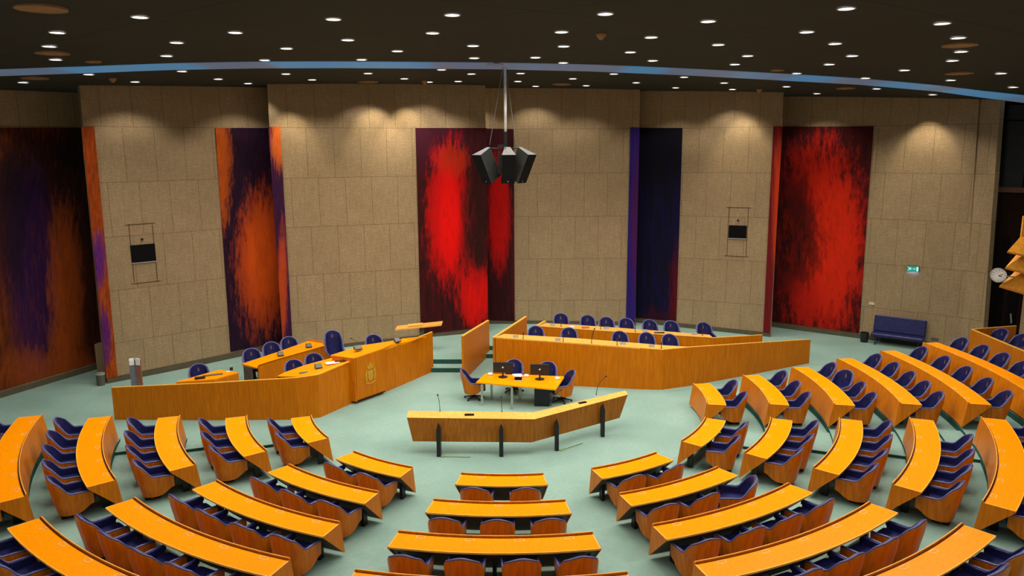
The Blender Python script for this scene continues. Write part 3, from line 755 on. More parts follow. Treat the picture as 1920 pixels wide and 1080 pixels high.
bz = [1.30, 1.31, 1.34, 1.37, 1.40, 1.44]
bk = [at(x, y, z) for (x, y), z in zip(Lc, bz)]
counter(root, pts + bk[::-1], [zt[2] - .005, zt[3] - .005, zt[4] - .005] + bz[::-1], M['top'])
mb = MB(); mb.slab([(p.x, p.y) for p in bk[:-1]], [zback(p.x) for p in bk[:-1]], [z - .03 for z in bz[:-1]], .04, 1); mb.build('back_panel', M['front'], root)

root = thing('rostrum', 'tall wooden speaker rostrum with a gold emblem on its front', 'rostrum')
ra, rb = at(667, 757, 0.0), at(720, 738, 0.0)
za, zb = top_on(667, 670.5, ra), top_on(720, 652.5, rb)
dr = (rb - ra).to_2d().normalized(); nr = Vector((dr.y, -dr.x))          # towards the camera side
ra2 = Vector((ra.x, ra.y)) + nr * .10; rb2 = Vector((rb.x, rb.y)) + nr * .10
mb = MB(); mb.slab([ra2, rb2], .14, [za, zb], .06, 1); mb.build('front_panel', M['panel'], root)
mb = MB(); mb.slab([ra2 - nr * .12 + dr * .02, rb2 - nr * .12], .0, .14, .05, 1); mb.build('plinth', M['groove'], root)
mb = MB(); mb.slab([ra2 - nr * .02, ra2 - nr * .95 - dr * .15], .10, [za, za - .02], .05, 1); mb.build('side_panel', M['front'], root)
tp = [at(667, 670.5, za), at(719, 652.5, zb), at(755, 636, 1.62), at(675, 648, 1.50), at(620, 666, 1.42), at(653, 672, 1.44)]
counter(root, tp, [za, zb, 1.62, 1.50, 1.42, 1.44], M['top'])
mb = MB(); mb.slab([(tp[5].x, tp[5].y), (tp[4].x, tp[4].y)], [zback(tp[5].x), zback(tp[4].x)], [1.42, 1.40], .05, 1); mb.build('side_panel', M['front'], root)
# gold emblem: crowned shield with two supporters
ec = (ra2 + rb2) / 2 - dr * .03; eo = nr * .012
def eq(u, v): p = ec + dr * u + eo; return Vector((p.x, p.y, v))
mb = MB()
def plate(pts):
    b = len(mb.v)
    for u, v in pts: mb.v.append(eq(u, v))
    for u, v in pts: q = eq(u, v); mb.v.append(q - Vector((eo.x, eo.y, 0)))
    n = len(pts); mb.face([b + i for i in range(n)]); mb.face([b + n + i for i in range(n)][::-1])
    for i in range(n): j = (i + 1) % n; mb.face([b + i, b + j, b + n + j, b + n + i])
plate([(-.11, 1.02), (.11, 1.02), (.11, .80), (.06, .70), (0, .65), (-.06, .70), (-.11, .80)])
plate([(-.12, 1.08), (.12, 1.08), (.16, 1.26), (.08, 1.18), (0, 1.32), (-.08, 1.18), (-.16, 1.26)])
for s in (-1, 1): plate([(s * .15, .68), (s * .20, .66), (s * .24, .92), (s * .20, 1.06), (s * .14, 1.04), (s * .17, .90)])
plate([(-.22, .60), (0, .55), (.22, .60), (.22, .64), (0, .59), (-.22, .64)])
mb.build('emblem', M['gold'], root)

root = thing('rostrum_wing', 'tall wooden bench wing between the emblem rostrum and the steps', 'bench')
wf = [at(722, 735.5, 0), at(770, 715, 0), at(813, 696, 0)]
wz = bench_front(root, wf, [(722, 656), (771, 639), (822, 621.5)], 0.0)
wp = [at(722, 655, wz[0]), at(771, 638, wz[1]), at(800, 629, wz[2]), at(787, 631.5, 1.62), at(755, 634.5, 1.60), at(720, 651, 1.62)]
counter(root, wp, [wz[0] - .01, wz[1] - .01, wz[2] - .03, 1.62, 1.60, 1.62], M['top'])

root = thing('side_desk', 'small wooden desk with a keyboard behind the left end of the low bench', 'desk')
z = .95
q = [at(330, 716, z), at(402, 711, z), at(447, 698, z), at(411, 693, z)]
counter(root, q, [z] * 4, M['top'])
mb = MB(); mb.slab([(q[0].x, q[0].y), (q[1].x, q[1].y), (q[2].x, q[2].y)], [zback(v.x) for v in q[:3]], z - .04, .04, 1); mb.build('front_panel', M['front'], root)
mb = MB(); mb.slab([(q[2].x, q[2].y), (q[3].x, q[3].y)], 0.05, z - .04, .04, 1); mb.build('end_panel', M['front'], root)

root = thing('rear_desk', 'wooden desk with three blue chairs behind it, left of the rostrum', 'desk')
z = 1.10
q = [at(453, 682, z), at(482, 689.5, z), at(484, 685, z + .01), at(520, 674, z), at(611, 648.5, z), at(608, 643, z), at(580, 638.5, z), at(520, 660, z)]
counter(root, q, [z] * 8, M['top'])
fp = [q[2], q[3], q[4]]
mb = MB(); mb.slab([(p.x, p.y) for p in fp], [zback(p.x) for p in fp], z - .0, .04, 1); mb.build('front_panel', M['panel'], root)
mb = MB(); mb.slab([(q[4].x, q[4].y), (q[5].x, q[5].y), (q[6].x, q[6].y)], .25, z + .05, .05, 1); mb.build('end_panel', M['front'], root)
e0 = at(456, 684, z); mb = MB(); mb.slab([(e0.x, e0.y), (e0.x + .35, e0.y - .22)], .1, z - .04, .04, 1); mb.build('leg', M['under'], root)

# partition walls beside the two flights of steps
def partition(label, foot, toppx, z0):
    root = thing('wooden_partition', label, 'partition')
    P = [at(*foot[0], z0[0]), at(*foot[1], z0[1])]
    z = [top_on(x, y, p) for (x, y), p in zip(toppx, P)]
    mb = MB(); mb.slab([(p.x, p.y) for p in P], 0.0, [v - .03 for v in z], .09, 1); mb.build('panel', M['panel'], root)
    mb = MB(); mb.slab([(p.x, p.y) for p in P], [v - .03 for v in z], z, .09, 1); mb.build('top_rail', M['edge'], root)
partition('free-standing slanting wooden partition between the two flights of steps', [(871, 713), (918, 650)], [(871, 629), (918, 600)], (0, .342))
partition('slanting wooden partition at the left end of the right-hand bench', [(929, 717), (988, 650)], [(929, 632), (987, 593)], (0, .342))

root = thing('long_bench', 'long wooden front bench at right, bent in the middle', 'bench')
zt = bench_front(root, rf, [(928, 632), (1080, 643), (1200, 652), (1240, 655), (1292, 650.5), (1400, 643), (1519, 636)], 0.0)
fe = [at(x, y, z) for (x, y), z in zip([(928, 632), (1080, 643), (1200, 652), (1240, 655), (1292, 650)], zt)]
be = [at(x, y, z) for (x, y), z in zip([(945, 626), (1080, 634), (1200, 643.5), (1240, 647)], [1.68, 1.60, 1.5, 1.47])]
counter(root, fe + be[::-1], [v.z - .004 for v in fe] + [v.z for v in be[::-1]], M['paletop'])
root = thing('rear_bench', 'second wooden bench behind the long front bench at right', 'bench')
rt = [(1009, 611.5), (1160, 622), (1337, 633), (1430, 627.5)]; rz_ = [1.25, 1.22, 1.08, 1.00]
fe = [at(x, y, z) for (x, y), z in zip(rt, rz_)]
be = [at(x, y, z) for (x, y), z in zip([(1024, 605.5), (1160, 614.5), (1330, 627.5)], [1.25, 1.22, 1.09])]
mb = MB(); mb.slab([(p.x, p.y) for p in fe], [zback(p.x) for p in fe], [z - .02 for z in rz_], .05, 1); mb.build('front_panel', M['panel'], root)
mb = MB(); mb.slab([(p.x, p.y) for p in fe], [z - .02 for z in rz_], rz_, .05, 1); mb.build('top_edge', M['edge'], root)
counter(root, fe[:3] + be[::-1], [v.z - .004 for v in fe[:3]] + [v.z for v in be[::-1]], M['paletop'])
a = at(1009, 611.5, 1.25); b_ = at(1024, 601.5, 1.28)
mb = MB(); mb.slab([(a.x, a.y), (b_.x, b_.y)], .3, 1.28, .10, 1); mb.build('end_panel', M['edge'], root)

# chairs at the benches: pixel of the top of the back, chair back height 1.0 over its floor
def chair_top(px, py, zf, face, label, group, back=1.0):
    P = at(px, py, zf + back)
    return chair(P.x + .42 * math.cos(face), P.y + .42 * math.sin(face), zf, face, label, group)
FA = -PI / 2
for i, (x, y) in enumerate([(1004, 612), (1066, 615), (1161, 621.5), (1211, 624), (1254, 627)]):
    P0 = at(x, y, 1.5); chair_top(x, y, zback(P0.x) + .06, FA + .05, 'blue tub chair behind the long front bench, ' + (fl(i) if i < 4 else 'rightmost'), 'chairs behind the long front bench')
for i, (x, y) in enumerate([(1051, 588), (1101, 591.5), (1136, 595), (1173, 597), (1217, 600), (1257, 602), (1318, 605)]):
    chair_top(x, y, zback(at(x, y, 1.36).x) + .02, FA + .05, 'blue tub chair behind the rear bench, ' + (fl(i) if i < 6 else 'rightmost'), 'chairs behind the rear bench')
FL = math.radians(-62)
chair_top(371, 683, .10, FL, 'blue tub chair behind the small keyboard desk at left', 'chairs at the left benches')
for i, (x, y) in enumerate([(470, 654), (507, 642), (540, 632)]):
    chair_top(x, y, .28, FL, 'blue tub chair behind the rear desk at left, ' + ('leftmost', 'middle', 'rightmost')[i], 'chairs at the left benches')
for i, (x, y) in enumerate([(549, 675), (586, 663)]):
    chair_top(x, y, .36, FL, 'blue tub chair behind the low curved bench, ' + ('left', 'right')[i] + ' of the pair', 'chairs at the left benches')
chair_top(698, 628, .60, FL, 'blue tub chair behind the wing right of the rostrum', 'chairs at the left benches')
# taller chair of the presiding officer
t = thing('high_back_chair', 'tall blue leather armchair behind the emblem rostrum', 'chair')
chair_parts(t, back=1.28); P = at(622, 621, .50 + 1.28); t.location = (P.x + .42 * math.cos(FL), P.y + .42 * math.sin(FL), .50); t.rotation_euler = (0, 0, FL)

# ------------------------------------------------------------------ stenographers' table
root = thing('office_table', 'orange wood table on silver legs in the middle of the floor', 'table')
q = [at(892.5, 716.5, .74), at(1042, 730, .74), at(1059, 705.5, .74), at(910, 700.5, .74)]
mb = MB(); mb.prism([(p.x, p.y) for p in q], .712, .74); mb.build('tabletop', M['top'], root)
mb = MB(); mb.prism([(p.x, p.y) for p in q], .70, .711); mb.build('edge_band', M['edge'], root)
for (x, y) in ((904, 760), (922, 747), (960, 767), (975, 750)):
    p = at(x, y, 0); mb = MB(); mb.box((p.x, p.y, .35), (.075, .075, .70)); mb.build('leg', M['silver'], root)
p = at(1017, 762, 0); mb = MB(); mb.box((p.x, p.y + .15, .35), (.50, .30, .70), rz=-.1); mb.build('cabinet', M['black'], root)
def swivel(px, py, face, label):
    t = thing('swivel_chair', label, 'chair', at(px, py, 0), face, 'swivel chairs round the central table'); chair_parts(t, back=1.02, floor_gap=.24, swivel=True); return t
swivel(890, 747, .05, 'blue swivel tub chair at the left end of the central table')
swivel(963, 734, FA - .05, 'blue swivel tub chair behind the left monitor of the central table')
swivel(1026, 739, FA - .1, 'blue swivel tub chair behind the right monitor of the central table')
swivel(1052, 752, PI + .25, 'blue swivel tub chair at the right end of the central table')
def monitor(px0, px1, ytop, ybase, xb, label):
    p = at(xb, ybase, .74); rz = -.09
    t = thing('computer_monitor', label, 'monitor', p, rz, 'computer monitors on the central table')
    w = (px1 - px0) / F_PX * p.y * 1.0
    mb = MB(); mb.box((0, 0, .34), (w, .045, .36)); mb.build('housing', M['blackp'], t, bevel=.01)
    mb = MB(); mb.box((0, .0235, .34), (w - .04, .004, .32)); mb.build('screen', M['glass'], t)
    mb = MB(); mb.tube([(0, 0, .02), (0, -.01, .2)], .03, 8); mb.lathe((0, 0, 0), [(.16, 0), (.16, .012), (.03, .025)], 20); mb.build('stand', M['blackp'], t)
    mb = MB(); mb.tube([(0, -.024, .345), (0, -.027, .345)], .028, 16); lg = mb.build('logo', M['white'], t)
    mb = MB()
    for dx in (-.010, .008): mb.box((dx, -.0285, .345), (.004, .002, .03), tilt=('Y', .25))
    mb.box((-.004, -.0285, .347), (.012, .002, .004)); mb.box((.013, -.0285, .352), (.010, .002, .004)); mb.build('logo_letters', M['blackp'], lg)
monitor(924, 962, 680, 707, 943, 'black monitor on the left half of the central table')
monitor(992, 1029, 682, 711, 1012, 'black monitor on the right half of the central table')
p = at(972, 712, .74); t = thing('tissue_box', 'black and white box with papers between the two monitors', 'box', p, -.09)
mb = MB(); mb.box((0, 0, .07), (.24, .2, .13)); mb.build('box_body', M['darkbrown'], t)
mb = MB(); mb.box((0, 0, .14), (.25, .21, .012)); mb.box((-.05, .06, .155), (.3, .16, .02), rz=.2); mb.build('lid', M['white'], t)
mb = MB(); mb.box((0, 0, .006), (.26, .22, .012)); mb.build('base', M['white'], t)
for (x, y, lb) in ((919, 703, 'crumpled white paper at the left end of the central table'), (987, 706, 'small white cup between the box and right monitor'), (1045, 711, 'white tissues at the right end of the central table')):
    p = at(x, y, .742); mb = MB()
    for i in range(5): a = i * 1.3; mb.lathe((.05 * math.cos(a), .04 * math.sin(a), 0), [(.035, 0), (.045, .04), (.03, .07)], 8)
    o = mb.build('white_papers' if 'cup' not in lb else 'cup', M['white'], origin=(0, 0, 0), smooth=True); o.location = p; tag(o, lb, 'papers' if 'cup' not in lb else 'cup')

# ------------------------------------------------------------------ speakers' lectern bench in the middle of the floor
root = thing('slanted_lectern', 'wide bent wooden lectern on black posts in the middle of the floor', 'lectern')
T0, T1, T2 = at(763, 783, 1.02), at(1002, 786, 1.02), at(1177, 740, 1.02)
K0, K1, K2 = at(765, 770, 1.06), at(1000, 773, 1.06), at(1173, 732, 1.06)
B0, B1, B2 = at(774, 827, .38), at(997, 829, .38), at(1162, 783, .38)
mb = MB()
for p in (T0, T1, T2, K0, K1, K2): mb.v += [p, p - Vector((0, 0, .035))]
for a, b_ in ((0, 1), (1, 2)):
    i, j = 2 * a, 2 * b_
    mb.face([i, j, 6 + j, 6 + i]); mb.face([i + 1, 7 + i, 7 + j, j + 1]); mb.face([i, i + 1, j + 1, j]); mb.face([6 + i, 6 + j, 7 + j, 7 + i])
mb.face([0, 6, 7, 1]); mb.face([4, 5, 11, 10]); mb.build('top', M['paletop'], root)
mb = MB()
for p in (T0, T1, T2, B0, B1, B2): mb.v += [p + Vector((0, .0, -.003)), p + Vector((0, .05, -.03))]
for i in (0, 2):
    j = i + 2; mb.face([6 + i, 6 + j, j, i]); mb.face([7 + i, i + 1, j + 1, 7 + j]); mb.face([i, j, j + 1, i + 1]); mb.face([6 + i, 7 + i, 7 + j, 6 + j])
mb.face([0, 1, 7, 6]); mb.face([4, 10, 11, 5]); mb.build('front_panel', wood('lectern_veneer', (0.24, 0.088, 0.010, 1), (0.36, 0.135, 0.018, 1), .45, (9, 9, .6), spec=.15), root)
for (x, yb, yt) in ((823, 856, 793), (940, 856, 795), (1044, 845, 785), (1130, 819, 756)):
    p = at(x, yb, 0); w = .055; zt_ = top_on(x, yt, Vector((p.x, p.y, 0)))
    mb = MB(); mb.v += [Vector((p.x + dx, p.y + dy, z)) for z in (0, zt_ - .20) for dx, dy in ((-w, -.03), (w, -.03), (w, .22), (-w, .22))] + [Vector((p.x, p.y + .02, zt_))]
    mb.face([3, 2, 1, 0])
    for i in range(4): j = (i + 1) % 4; mb.face([i, j, 4 + j, 4 + i]); mb.face([4 + i, 4 + j, 8])
    mb.build('post', M['black'], root)
for (x, y) in ((880, 777.5), (1092, 755)):
    p = at(x, y, 1.05); mb = MB(); mb.box((p.x, p.y, 1.055), (.26, .10, .02), rz=0 if x < 1000 else .5); mb.build('control_panel', M['darkbrown'], root)
p = at(1137, 756, .88); mb = MB(); mb.tube([(p.x, p.y - .03, p.z), (p.x, p.y + .05, p.z)], .035, 12); mb.build('knob', M['darkbrown'], root)
def gooseneck(foot, tip, label, group='gooseneck microphones', r=.009, bend=.12):
    foot = Vector(foot); tip = Vector(tip); t = thing('gooseneck_microphone', label, 'microphone', foot, 0, group)
    d = tip - foot; mid = Vector((0, 0, d.z * .6)) + Vector((d.x * .05, d.y * .05, 0)); pts = []
    for i in range(9): s = i / 8.0; pts.append((1 - s) ** 2 * Vector((0, 0, 0)) + 2 * s * (1 - s) * mid + s * s * d)
    mb = MB(); mb.tube(pts, r, 6); mb.build('stem', M['blackp'], t, smooth=True)
    e = (pts[-1] - pts[-2]).normalized(); mb = MB(); mb.tube([pts[-1], pts[-1] + e * .03, pts[-1] + e * .06], [.016, .026, .016], 8); mb.build('microphone_head', M['blackp'], t, smooth=True)
    mb = MB(); mb.lathe((0, 0, 0), [(.03, 0), (.025, .01)], 10); mb.build('foot', M['blackp'], t)
for (fx, fy, tx, ty, lb) in ((825, 771, 821, 742, 'leftmost gooseneck microphone on the bent lectern'), (941, 772, 940, 745, 'second gooseneck microphone from left on the bent lectern'), (1033, 760, 1051, 732, 'third gooseneck microphone from left on the bent lectern'), (1118, 740, 1135, 707, 'rightmost gooseneck microphone on the bent lectern')):
    p = at(fx, fy, 1.055); gooseneck(p, at_y(tx, ty, p.y - .15), lb)
for i, (x0, y0, x1, y1) in enumerate(((830, 856, 882, 857), (1052, 844, 1092, 831))):
    a, b_ = at(x0, y0, .012), at(x1, y1, .012); mb = MB(); mb.tube([a, b_], .014, 6); mb.lathe((a.x, a.y, 0), [(.05, 0), (.05, .02)], 12)
    tag(mb.build('floor_cable', M['cable']), 'thin green cable strip on the floor by the %s lectern post' % ('leftmost' if i == 0 else 'third'), 'cable')

# ------------------------------------------------------------------ things on the benches
def mic_station(px, py, z, rz, label, w=.16):
    p = at(px, py, z); t = thing('microphone_console', label, 'console', p, rz, 'table consoles on the left benches')
    mb = MB(); mb.v += [Vector((dx * w / 2, dy, z_)) for dx, dy, z_ in ((-1, -.10, 0), (1, -.10, 0), (1, .10, 0), (-1, .10, 0), (-1, -.10, .03), (1, -.10, .03), (1, .08, .13), (-1, .08, .13))]
    for q_ in ((3, 2, 1, 0), (0, 1, 5, 4), (1, 2, 6, 5), (2, 3, 7, 6), (3, 0, 4, 7), (4, 5, 6, 7)): mb.face(q_)
    mb.build('housing', M['blackp'], t)
    mb = MB(); mb.v += [Vector((dx * w * .4, dy, z_ + .003)) for dx, dy, z_ in ((-1, -.08, .041), (1, -.08, .041), (1, .06, .12), (-1, .06, .12))]; mb.face((0, 1, 2, 3)); mb.build('screen', M['greyscr'], t)
mic_station(671, 655, 1.56, FL + PI / 2, 'small dark console with a gooseneck on the emblem rostrum', .26)
mic_station(745, 641, 1.62, FL + PI / 2, 'small dark console on the wing right of the rostrum', .2)
mic_station(597, 690, 1.40, FL + PI / 2, 'small dark console on the low curved bench', .22)
mic_station(526, 667, 1.11, FL + PI / 2, 'left dark console on the rear desk', .2)
mic_station(579, 651, 1.11, FL + PI / 2, 'right dark console on the rear desk', .2)
p = at(678, 653, 1.56); gooseneck(p, at_y(660, 635, p.y), 'long bent gooseneck microphone on the emblem rostrum')
def flat(px, py, z, size, rz, mat, name, label, cat, h=.012):
    p = at(px, py, z); mb = MB(); mb.box((0, 0, h / 2), (size[0], size[1], h)); o = mb.build(name, mat, origin=(0, 0, 0)); o.location = p; o.rotation_euler = (0, 0, rz); return tag(o, label, cat)
flat(575, 698.5, 1.36, (.46, .16), .35, M['greyscr'], 'document_folder', 'grey folder on the low curved bench, left of its console', 'folder')
flat(623, 680.5, 1.44, (.42, .24), .5, M['white'], 'paper_stack', 'white loose papers on the low curved bench near the rostrum', 'papers', .02)
flat(638, 677, 1.465, (.36, .12), .4, M['blackp'], 'keyboard', 'black keyboard on the low curved bench against the rostrum', 'keyboard')
flat(375, 709.5, .96, (.32, .16), .4, M['blackp'], 'telephone', 'black telephone on the small left desk', 'telephone', .05)
flat(399, 703, .96, (.62, .14), .45, M['greyscr'], 'keyboard', 'dark keyboard on the small left desk', 'keyboard')
flat(434, 694, .96, (.10, .10), .3, M['blackp'], 'desk_lamp_base', 'small black gadget at the right end of the small left desk', 'gadget', .09)
flat(428, 697, .96, (.12, .08), .3, M['white'], 'note_pad', 'small white note pad on the small left desk', 'notepad')
for i, (x, y, z) in enumerate([(967, 633, 1.68), (1046, 639, 1.64), (1168, 646, 1.52), (1222, 651, 1.48), (1036, 611, 1.25), (1137, 617, 1.23), (1209, 622, 1.18), (1302, 628, 1.11)]):
    p = at(x, y, z); mb = MB(); mb.box((0, 0, .05), (.20, .012, .09), tilt=('X', -.3)); o = mb.build('name_plate', M['plate'], origin=(0, 0, 0)); o.location = p
    tag(o, 'grey name plate on the %s bench, %s' % ('front' if i < 4 else 'rear', fl(i % 4) if i % 4 < 3 else 'rightmost'), 'name plate', 'name plates on the right benches')
for i, (x, y0, y1, z, x1) in enumerate([(981, 635, 627, 1.67, 981), (1056, 640, 630, 1.63, 1056), (1109, 643, 618, 1.58, 1114), (1157, 647, 638, 1.53, 1157), (1240, 653, 645, 1.47, 1240)]):
    p = at(x, y0, z); gooseneck(p, at_y(x1, y1, p.y - .02), 'short black microphone on the long front bench, ' + (fl(i) if i < 4 else 'rightmost'), 'microphones on the right benches', .013)
for i, (x, y0, y1, z) in enumerate([(1052, 612, 604, 1.25), (1126, 617, 607, 1.23), (1191, 622, 602, 1.20), (1317, 629, 608, 1.10)]):
    p = at(x, y0, z); gooseneck(p, at_y(x, y1, p.y - .02), 'short black microphone on the rear bench, ' + (fl(i) if i < 3 else 'rightmost'), 'microphones on the right benches', .013)
flat(1098, 614.5, 1.24, (.30, .16), .1, M['red_p'], 'document_folder', 'red folder on the rear bench at right', 'folder', .03)
flat(1072, 613, 1.245, (.18, .12), .1, M['white'], 'paper_stack', 'small white papers on the rear bench, left of the red folder', 'papers', .03)
flat(1236, 624, 1.17, (.40, .10), 0, M['blackp'], 'keyboard', 'flat black keyboard on the rear bench', 'keyboard', .02)

# tilted wooden lectern board behind the wing
p = at_y(791, 631, 29.6); t = thing('standing_lectern', 'wooden standing lectern with a slanted board behind the rostrum wing', 'lectern', (p.x, p.y, zback(p.x)))
zt_ = at_y(788, 611, 29.6).z - zback(p.x)
mb = MB(); mb.box((0, 0, zt_ / 2 - .05), (.18, .14, zt_ - .1)); mb.build('post', M['under'], t)
mb = MB()
l_, r_ = at_y(743, 614.5, 29.6) - t.location, at_y(829, 605.5, 29.6) - t.location
mb.v += [Vector((l_.x, -.30, l_.z)), Vector((r_.x, -.30, r_.z)), Vector((r_.x, .30, r_.z + .01)), Vector((l_.x, .30, l_.z + .01))]; mb.v += [v - Vector((0, 0, .05)) for v in mb.v[:4]]
for q_ in ((0, 1, 2, 3), (7, 6, 5, 4), (0, 4, 5, 1), (1, 5, 6, 2), (2, 6, 7, 3), (3, 7, 4, 0)): mb.face(q_)
mb.build('board', M['paletop'], t)
mb = MB(); mb.box((-.25, 0, zt_ + .05), (.6, .3, .04), tilt=('Y', -.1)); mb.build('book_rest', M['edge'], t)

# brochure stand behind the low bench
p = at(258, 727, .25); t = thing('brochure_stand', 'grey and red brochure stand with white tops behind the low bench', 'brochure stand', (p.x, p.y, 0))
zt_ = at_y(258, 669, p.y).z
for nm, dx, mat in (('left_face', -.105, plain('grey_blue_board', (.13, .14, .17, 1), .4)), ('right_face', .105, plain('red_brown_board', (.27, .095, .055, 1), .4))):
    mb = MB(); mb.box((dx, 0, zt_ / 2 - .06), (.19, .04, zt_ - .12), rz=.5 if dx < 0 else -.15); mb.build('panel', mat, t)
    mb = MB(); mb.box((dx, -.025, zt_ - .17), (.15, .035, .24), rz=.5 if dx < 0 else -.15); mb.build('leaflet', M['white'], t)

# bins
p = at(190, 722, 0); t = thing('waste_bin', 'small dark bin with a steel lid by the far left wall', 'bin', p)
mb = MB(); mb.lathe((0, 0, 0), [(.13, 0), (.15, .40)], 18); mb.build('body', M['under'], t, smooth=False)
mb = MB(); mb.lathe((0, 0, .40), [(.16, 0), (.16, .05), (.05, .07)], 18); mb.build('lid', M['silver'], t)
p = at(188, 699, 0); mb = MB(); mb.box((0, .25, .55), (.30, .35, 1.10)); o = mb.build('cable_box', M['wall'], origin=(0, 0, 0)); o.location = p; tag(o, 'beige box standing behind the leftmost wall fold', 'box')
p = at(1620, 641, 0); t = thing('waste_bin', 'round black bin left of the blue sofa', 'bin', p)
mb = MB(); mb.lathe((0, 0, 0), [(.15, 0), (.18, .42), (.165, .42), (.14, .04)], 20); mb.build('body', M['blackp'], t)

# ------------------------------------------------------------------ sofa
wd = (W6[1] - W6[0]).to_2d().normalized(); ang = math.atan2(wd.y, wd.x)
p = at(1631, 645, 0) ; t = thing('sofa', 'dark blue leather sofa on thin black legs against the right wall', 'sofa', p, ang)
LS = 2.0
mb = MB(); mb.box((LS / 2, .25, .43), (LS, .62, .16)); mb.build('seat', M['blue'], t, bevel=.05)
mb = MB(); mb.box((LS / 2, .56, .84), (LS, .15, .70), tilt=('X', -.16)); mb.build('backrest', M['blue'], t, bevel=.05)
mb = MB(); mb.tube([(0.03, -.055, .50), (LS - .03, -.055, .50)], .012, 6); mb.tube([(0.03, .53, 1.185), (LS - .03, .53, 1.185)], .012, 6); mb.build('piping', M['bluerim'], t)
for x in (.18, LS - .18):
    mb = MB(); mb.tube([(x, -.02, 0), (x, .06, .36)], .018, 6); mb.tube([(x, .52, 0), (x, .44, .36)], .018, 6); mb.tube([(x, -.02, .012), (x, .52, .012)], .014, 6); mb.build('leg_frame', M['black'], t)

# ------------------------------------------------------------------ fixtures on the walls
def wall_box(px, py, A, B, w, h, d, mat, name, parent=None, out=0.0):
    c = on_plane(px, py, A, B); dd = (B - A).to_2d().normalized(); rz = math.atan2(dd.y, dd.x); nrm = Vector((dd.y, -dd.x, 0))
    mb = MB(); mb.box((0, 0, 0), (w, d, h)); o = mb.build(name, mat, parent, origin=None)
    L_ = c + nrm * (out + d / 2)
    if parent is None: o.location = L_; o.rotation_euler = (0, 0, rz)
    else: o.location = L_ - parent.location; o.rotation_euler = (0, 0, rz)
    return o
for (px, py, A, B, w, h, lb) in ((268.5, 475, W2[0], W2[1], .84, .66, 'recessed black screen in a wall hatch between the two left paintings'), (1383, 435, W5[0], W5[1], .76, .58, 'recessed black screen in a wall hatch left of the fiery painting')):
    c = on_plane(px, py, A, B); t = thing('wall_screen', lb, 'screen', c)
    wall_box(px, py, A, B, w, h, .03, M['screen'], 'screen', t, .0)
    for s in (-1, 1):
        c2 = on_plane(px + s * (22 if px < 500 else 18), py, A, B); q_ = MB(); dd = (B - A).to_2d().normalized(); q_.box((0, 0, 0), (.02, .012, 2.15)); o = q_.build('hatch_frame', M['groove'], t); o.location = c2 - c + Vector((dd.y, -dd.x, 0)) * .006; o.rotation_euler = (0, 0, math.atan2(dd.y, dd.x))
    for zz in (1.08, -1.08):
        q_ = MB(); q_.box((0, 0, 0), (1.02, .012, .02)); o = q_.build('hatch_frame', M['groove'], t); o.location = Vector((dd.y * .006, -dd.x * .006, zz)); o.rotation_euler = (0, 0, math.atan2(dd.y, dd.x))
    q_ = MB(); q_.tube([(0, 0, 0), (0, -.05, 0)], .045, 10); o = q_.build('camera_lens', M['blackp'], t); o.location = Vector((0, 0, .52)); o.rotation_euler = (0, 0, math.atan2(dd.y, dd.x))
    q_ = MB(); q_.box((0, 0, 0), (w + .04, .02, .03)); o = q_.build('sill', M['plate'], t); o.location = Vector((dd.y * .03, -dd.x * .03, -h / 2)); o.rotation_euler = (0, 0, math.atan2(dd.y, dd.x))
# exit sign: running man, door, arrow
c = on_plane(1712.5, 503.5, W6[0], W6[1]); dd = (W6[1] - W6[0]).to_2d().normalized(); rz = math.atan2(dd.y, dd.x)
t = thing('exit_sign', 'green and white emergency exit sign with a running figure on the right wall', 'sign', c, rz)
mb = MB(); mb.box((0, -.05, 0), (.46, .08, .24)); mb.build('housing', M['blackp'], t)
mb = MB(); mb.box((0, -.092, 0), (.44, .006, .22)); mb.build('face', M['exitface'], t)
mb = MB()
def s_(pts):
    b = len(mb.v); mb.v += [Vector((u, -.097, v)) for u, v in pts]; mb.face([b + i for i in range(len(pts))])
s_([(.13, -.09), (.20, -.09), (.20, .09), (.13, .09)])                                       # door
s_([(-.11, .035), (-.085, .055), (-.06, .035), (-.085, .015)]); s_([(-.15, .0), (-.09, .03), (-.07, .0), (-.11, -.035)])
s_([(-.20, .045), (-.13, .015), (-.12, .03), (-.19, .065)]); s_([(-.13, -.03), (-.06, -.05), (-.05, -.035), (-.11, -.01)]); s_([(-.20, -.09), (-.18, -.09), (-.12, -.03), (-.14, -.015)])
s_([(-.02, -.008), (.05, -.008), (.05, -.035), (.10, 0), (.05, .035), (.05, .008), (-.02, .008)])   # arrow
mb.build('pictogram', M['exitwhite'], t, normals=False)
el = bpy.data.lights.new('exit_glow', 'AREA'); el.shape = 'RECTANGLE'; el.size = .4; el.size_y = .06; el.energy = .9; el.color = (.35, .55, 1.0)
e = bpy.data.objects.new('lamp', el); COL.objects.link(e); e.parent = t; e.location = (0, -.06, -.13); e.rotation_euler = (.45, 0, 0)
o = wall_box(1634.5, 569, W6[0], W6[1], .22, .11, .03, plain('cream_plastic', (.62, .48, .30, 1), .5), 'light_switch'); tag(o, 'cream double switch plate on the wall above the black bin', 'switch')
o = wall_box(1753, 636, W6[0], W6[1], .26, .12, .03, M['under'], 'wall_socket'); tag(o, 'dark double socket low on the wall right of the sofa', 'socket')

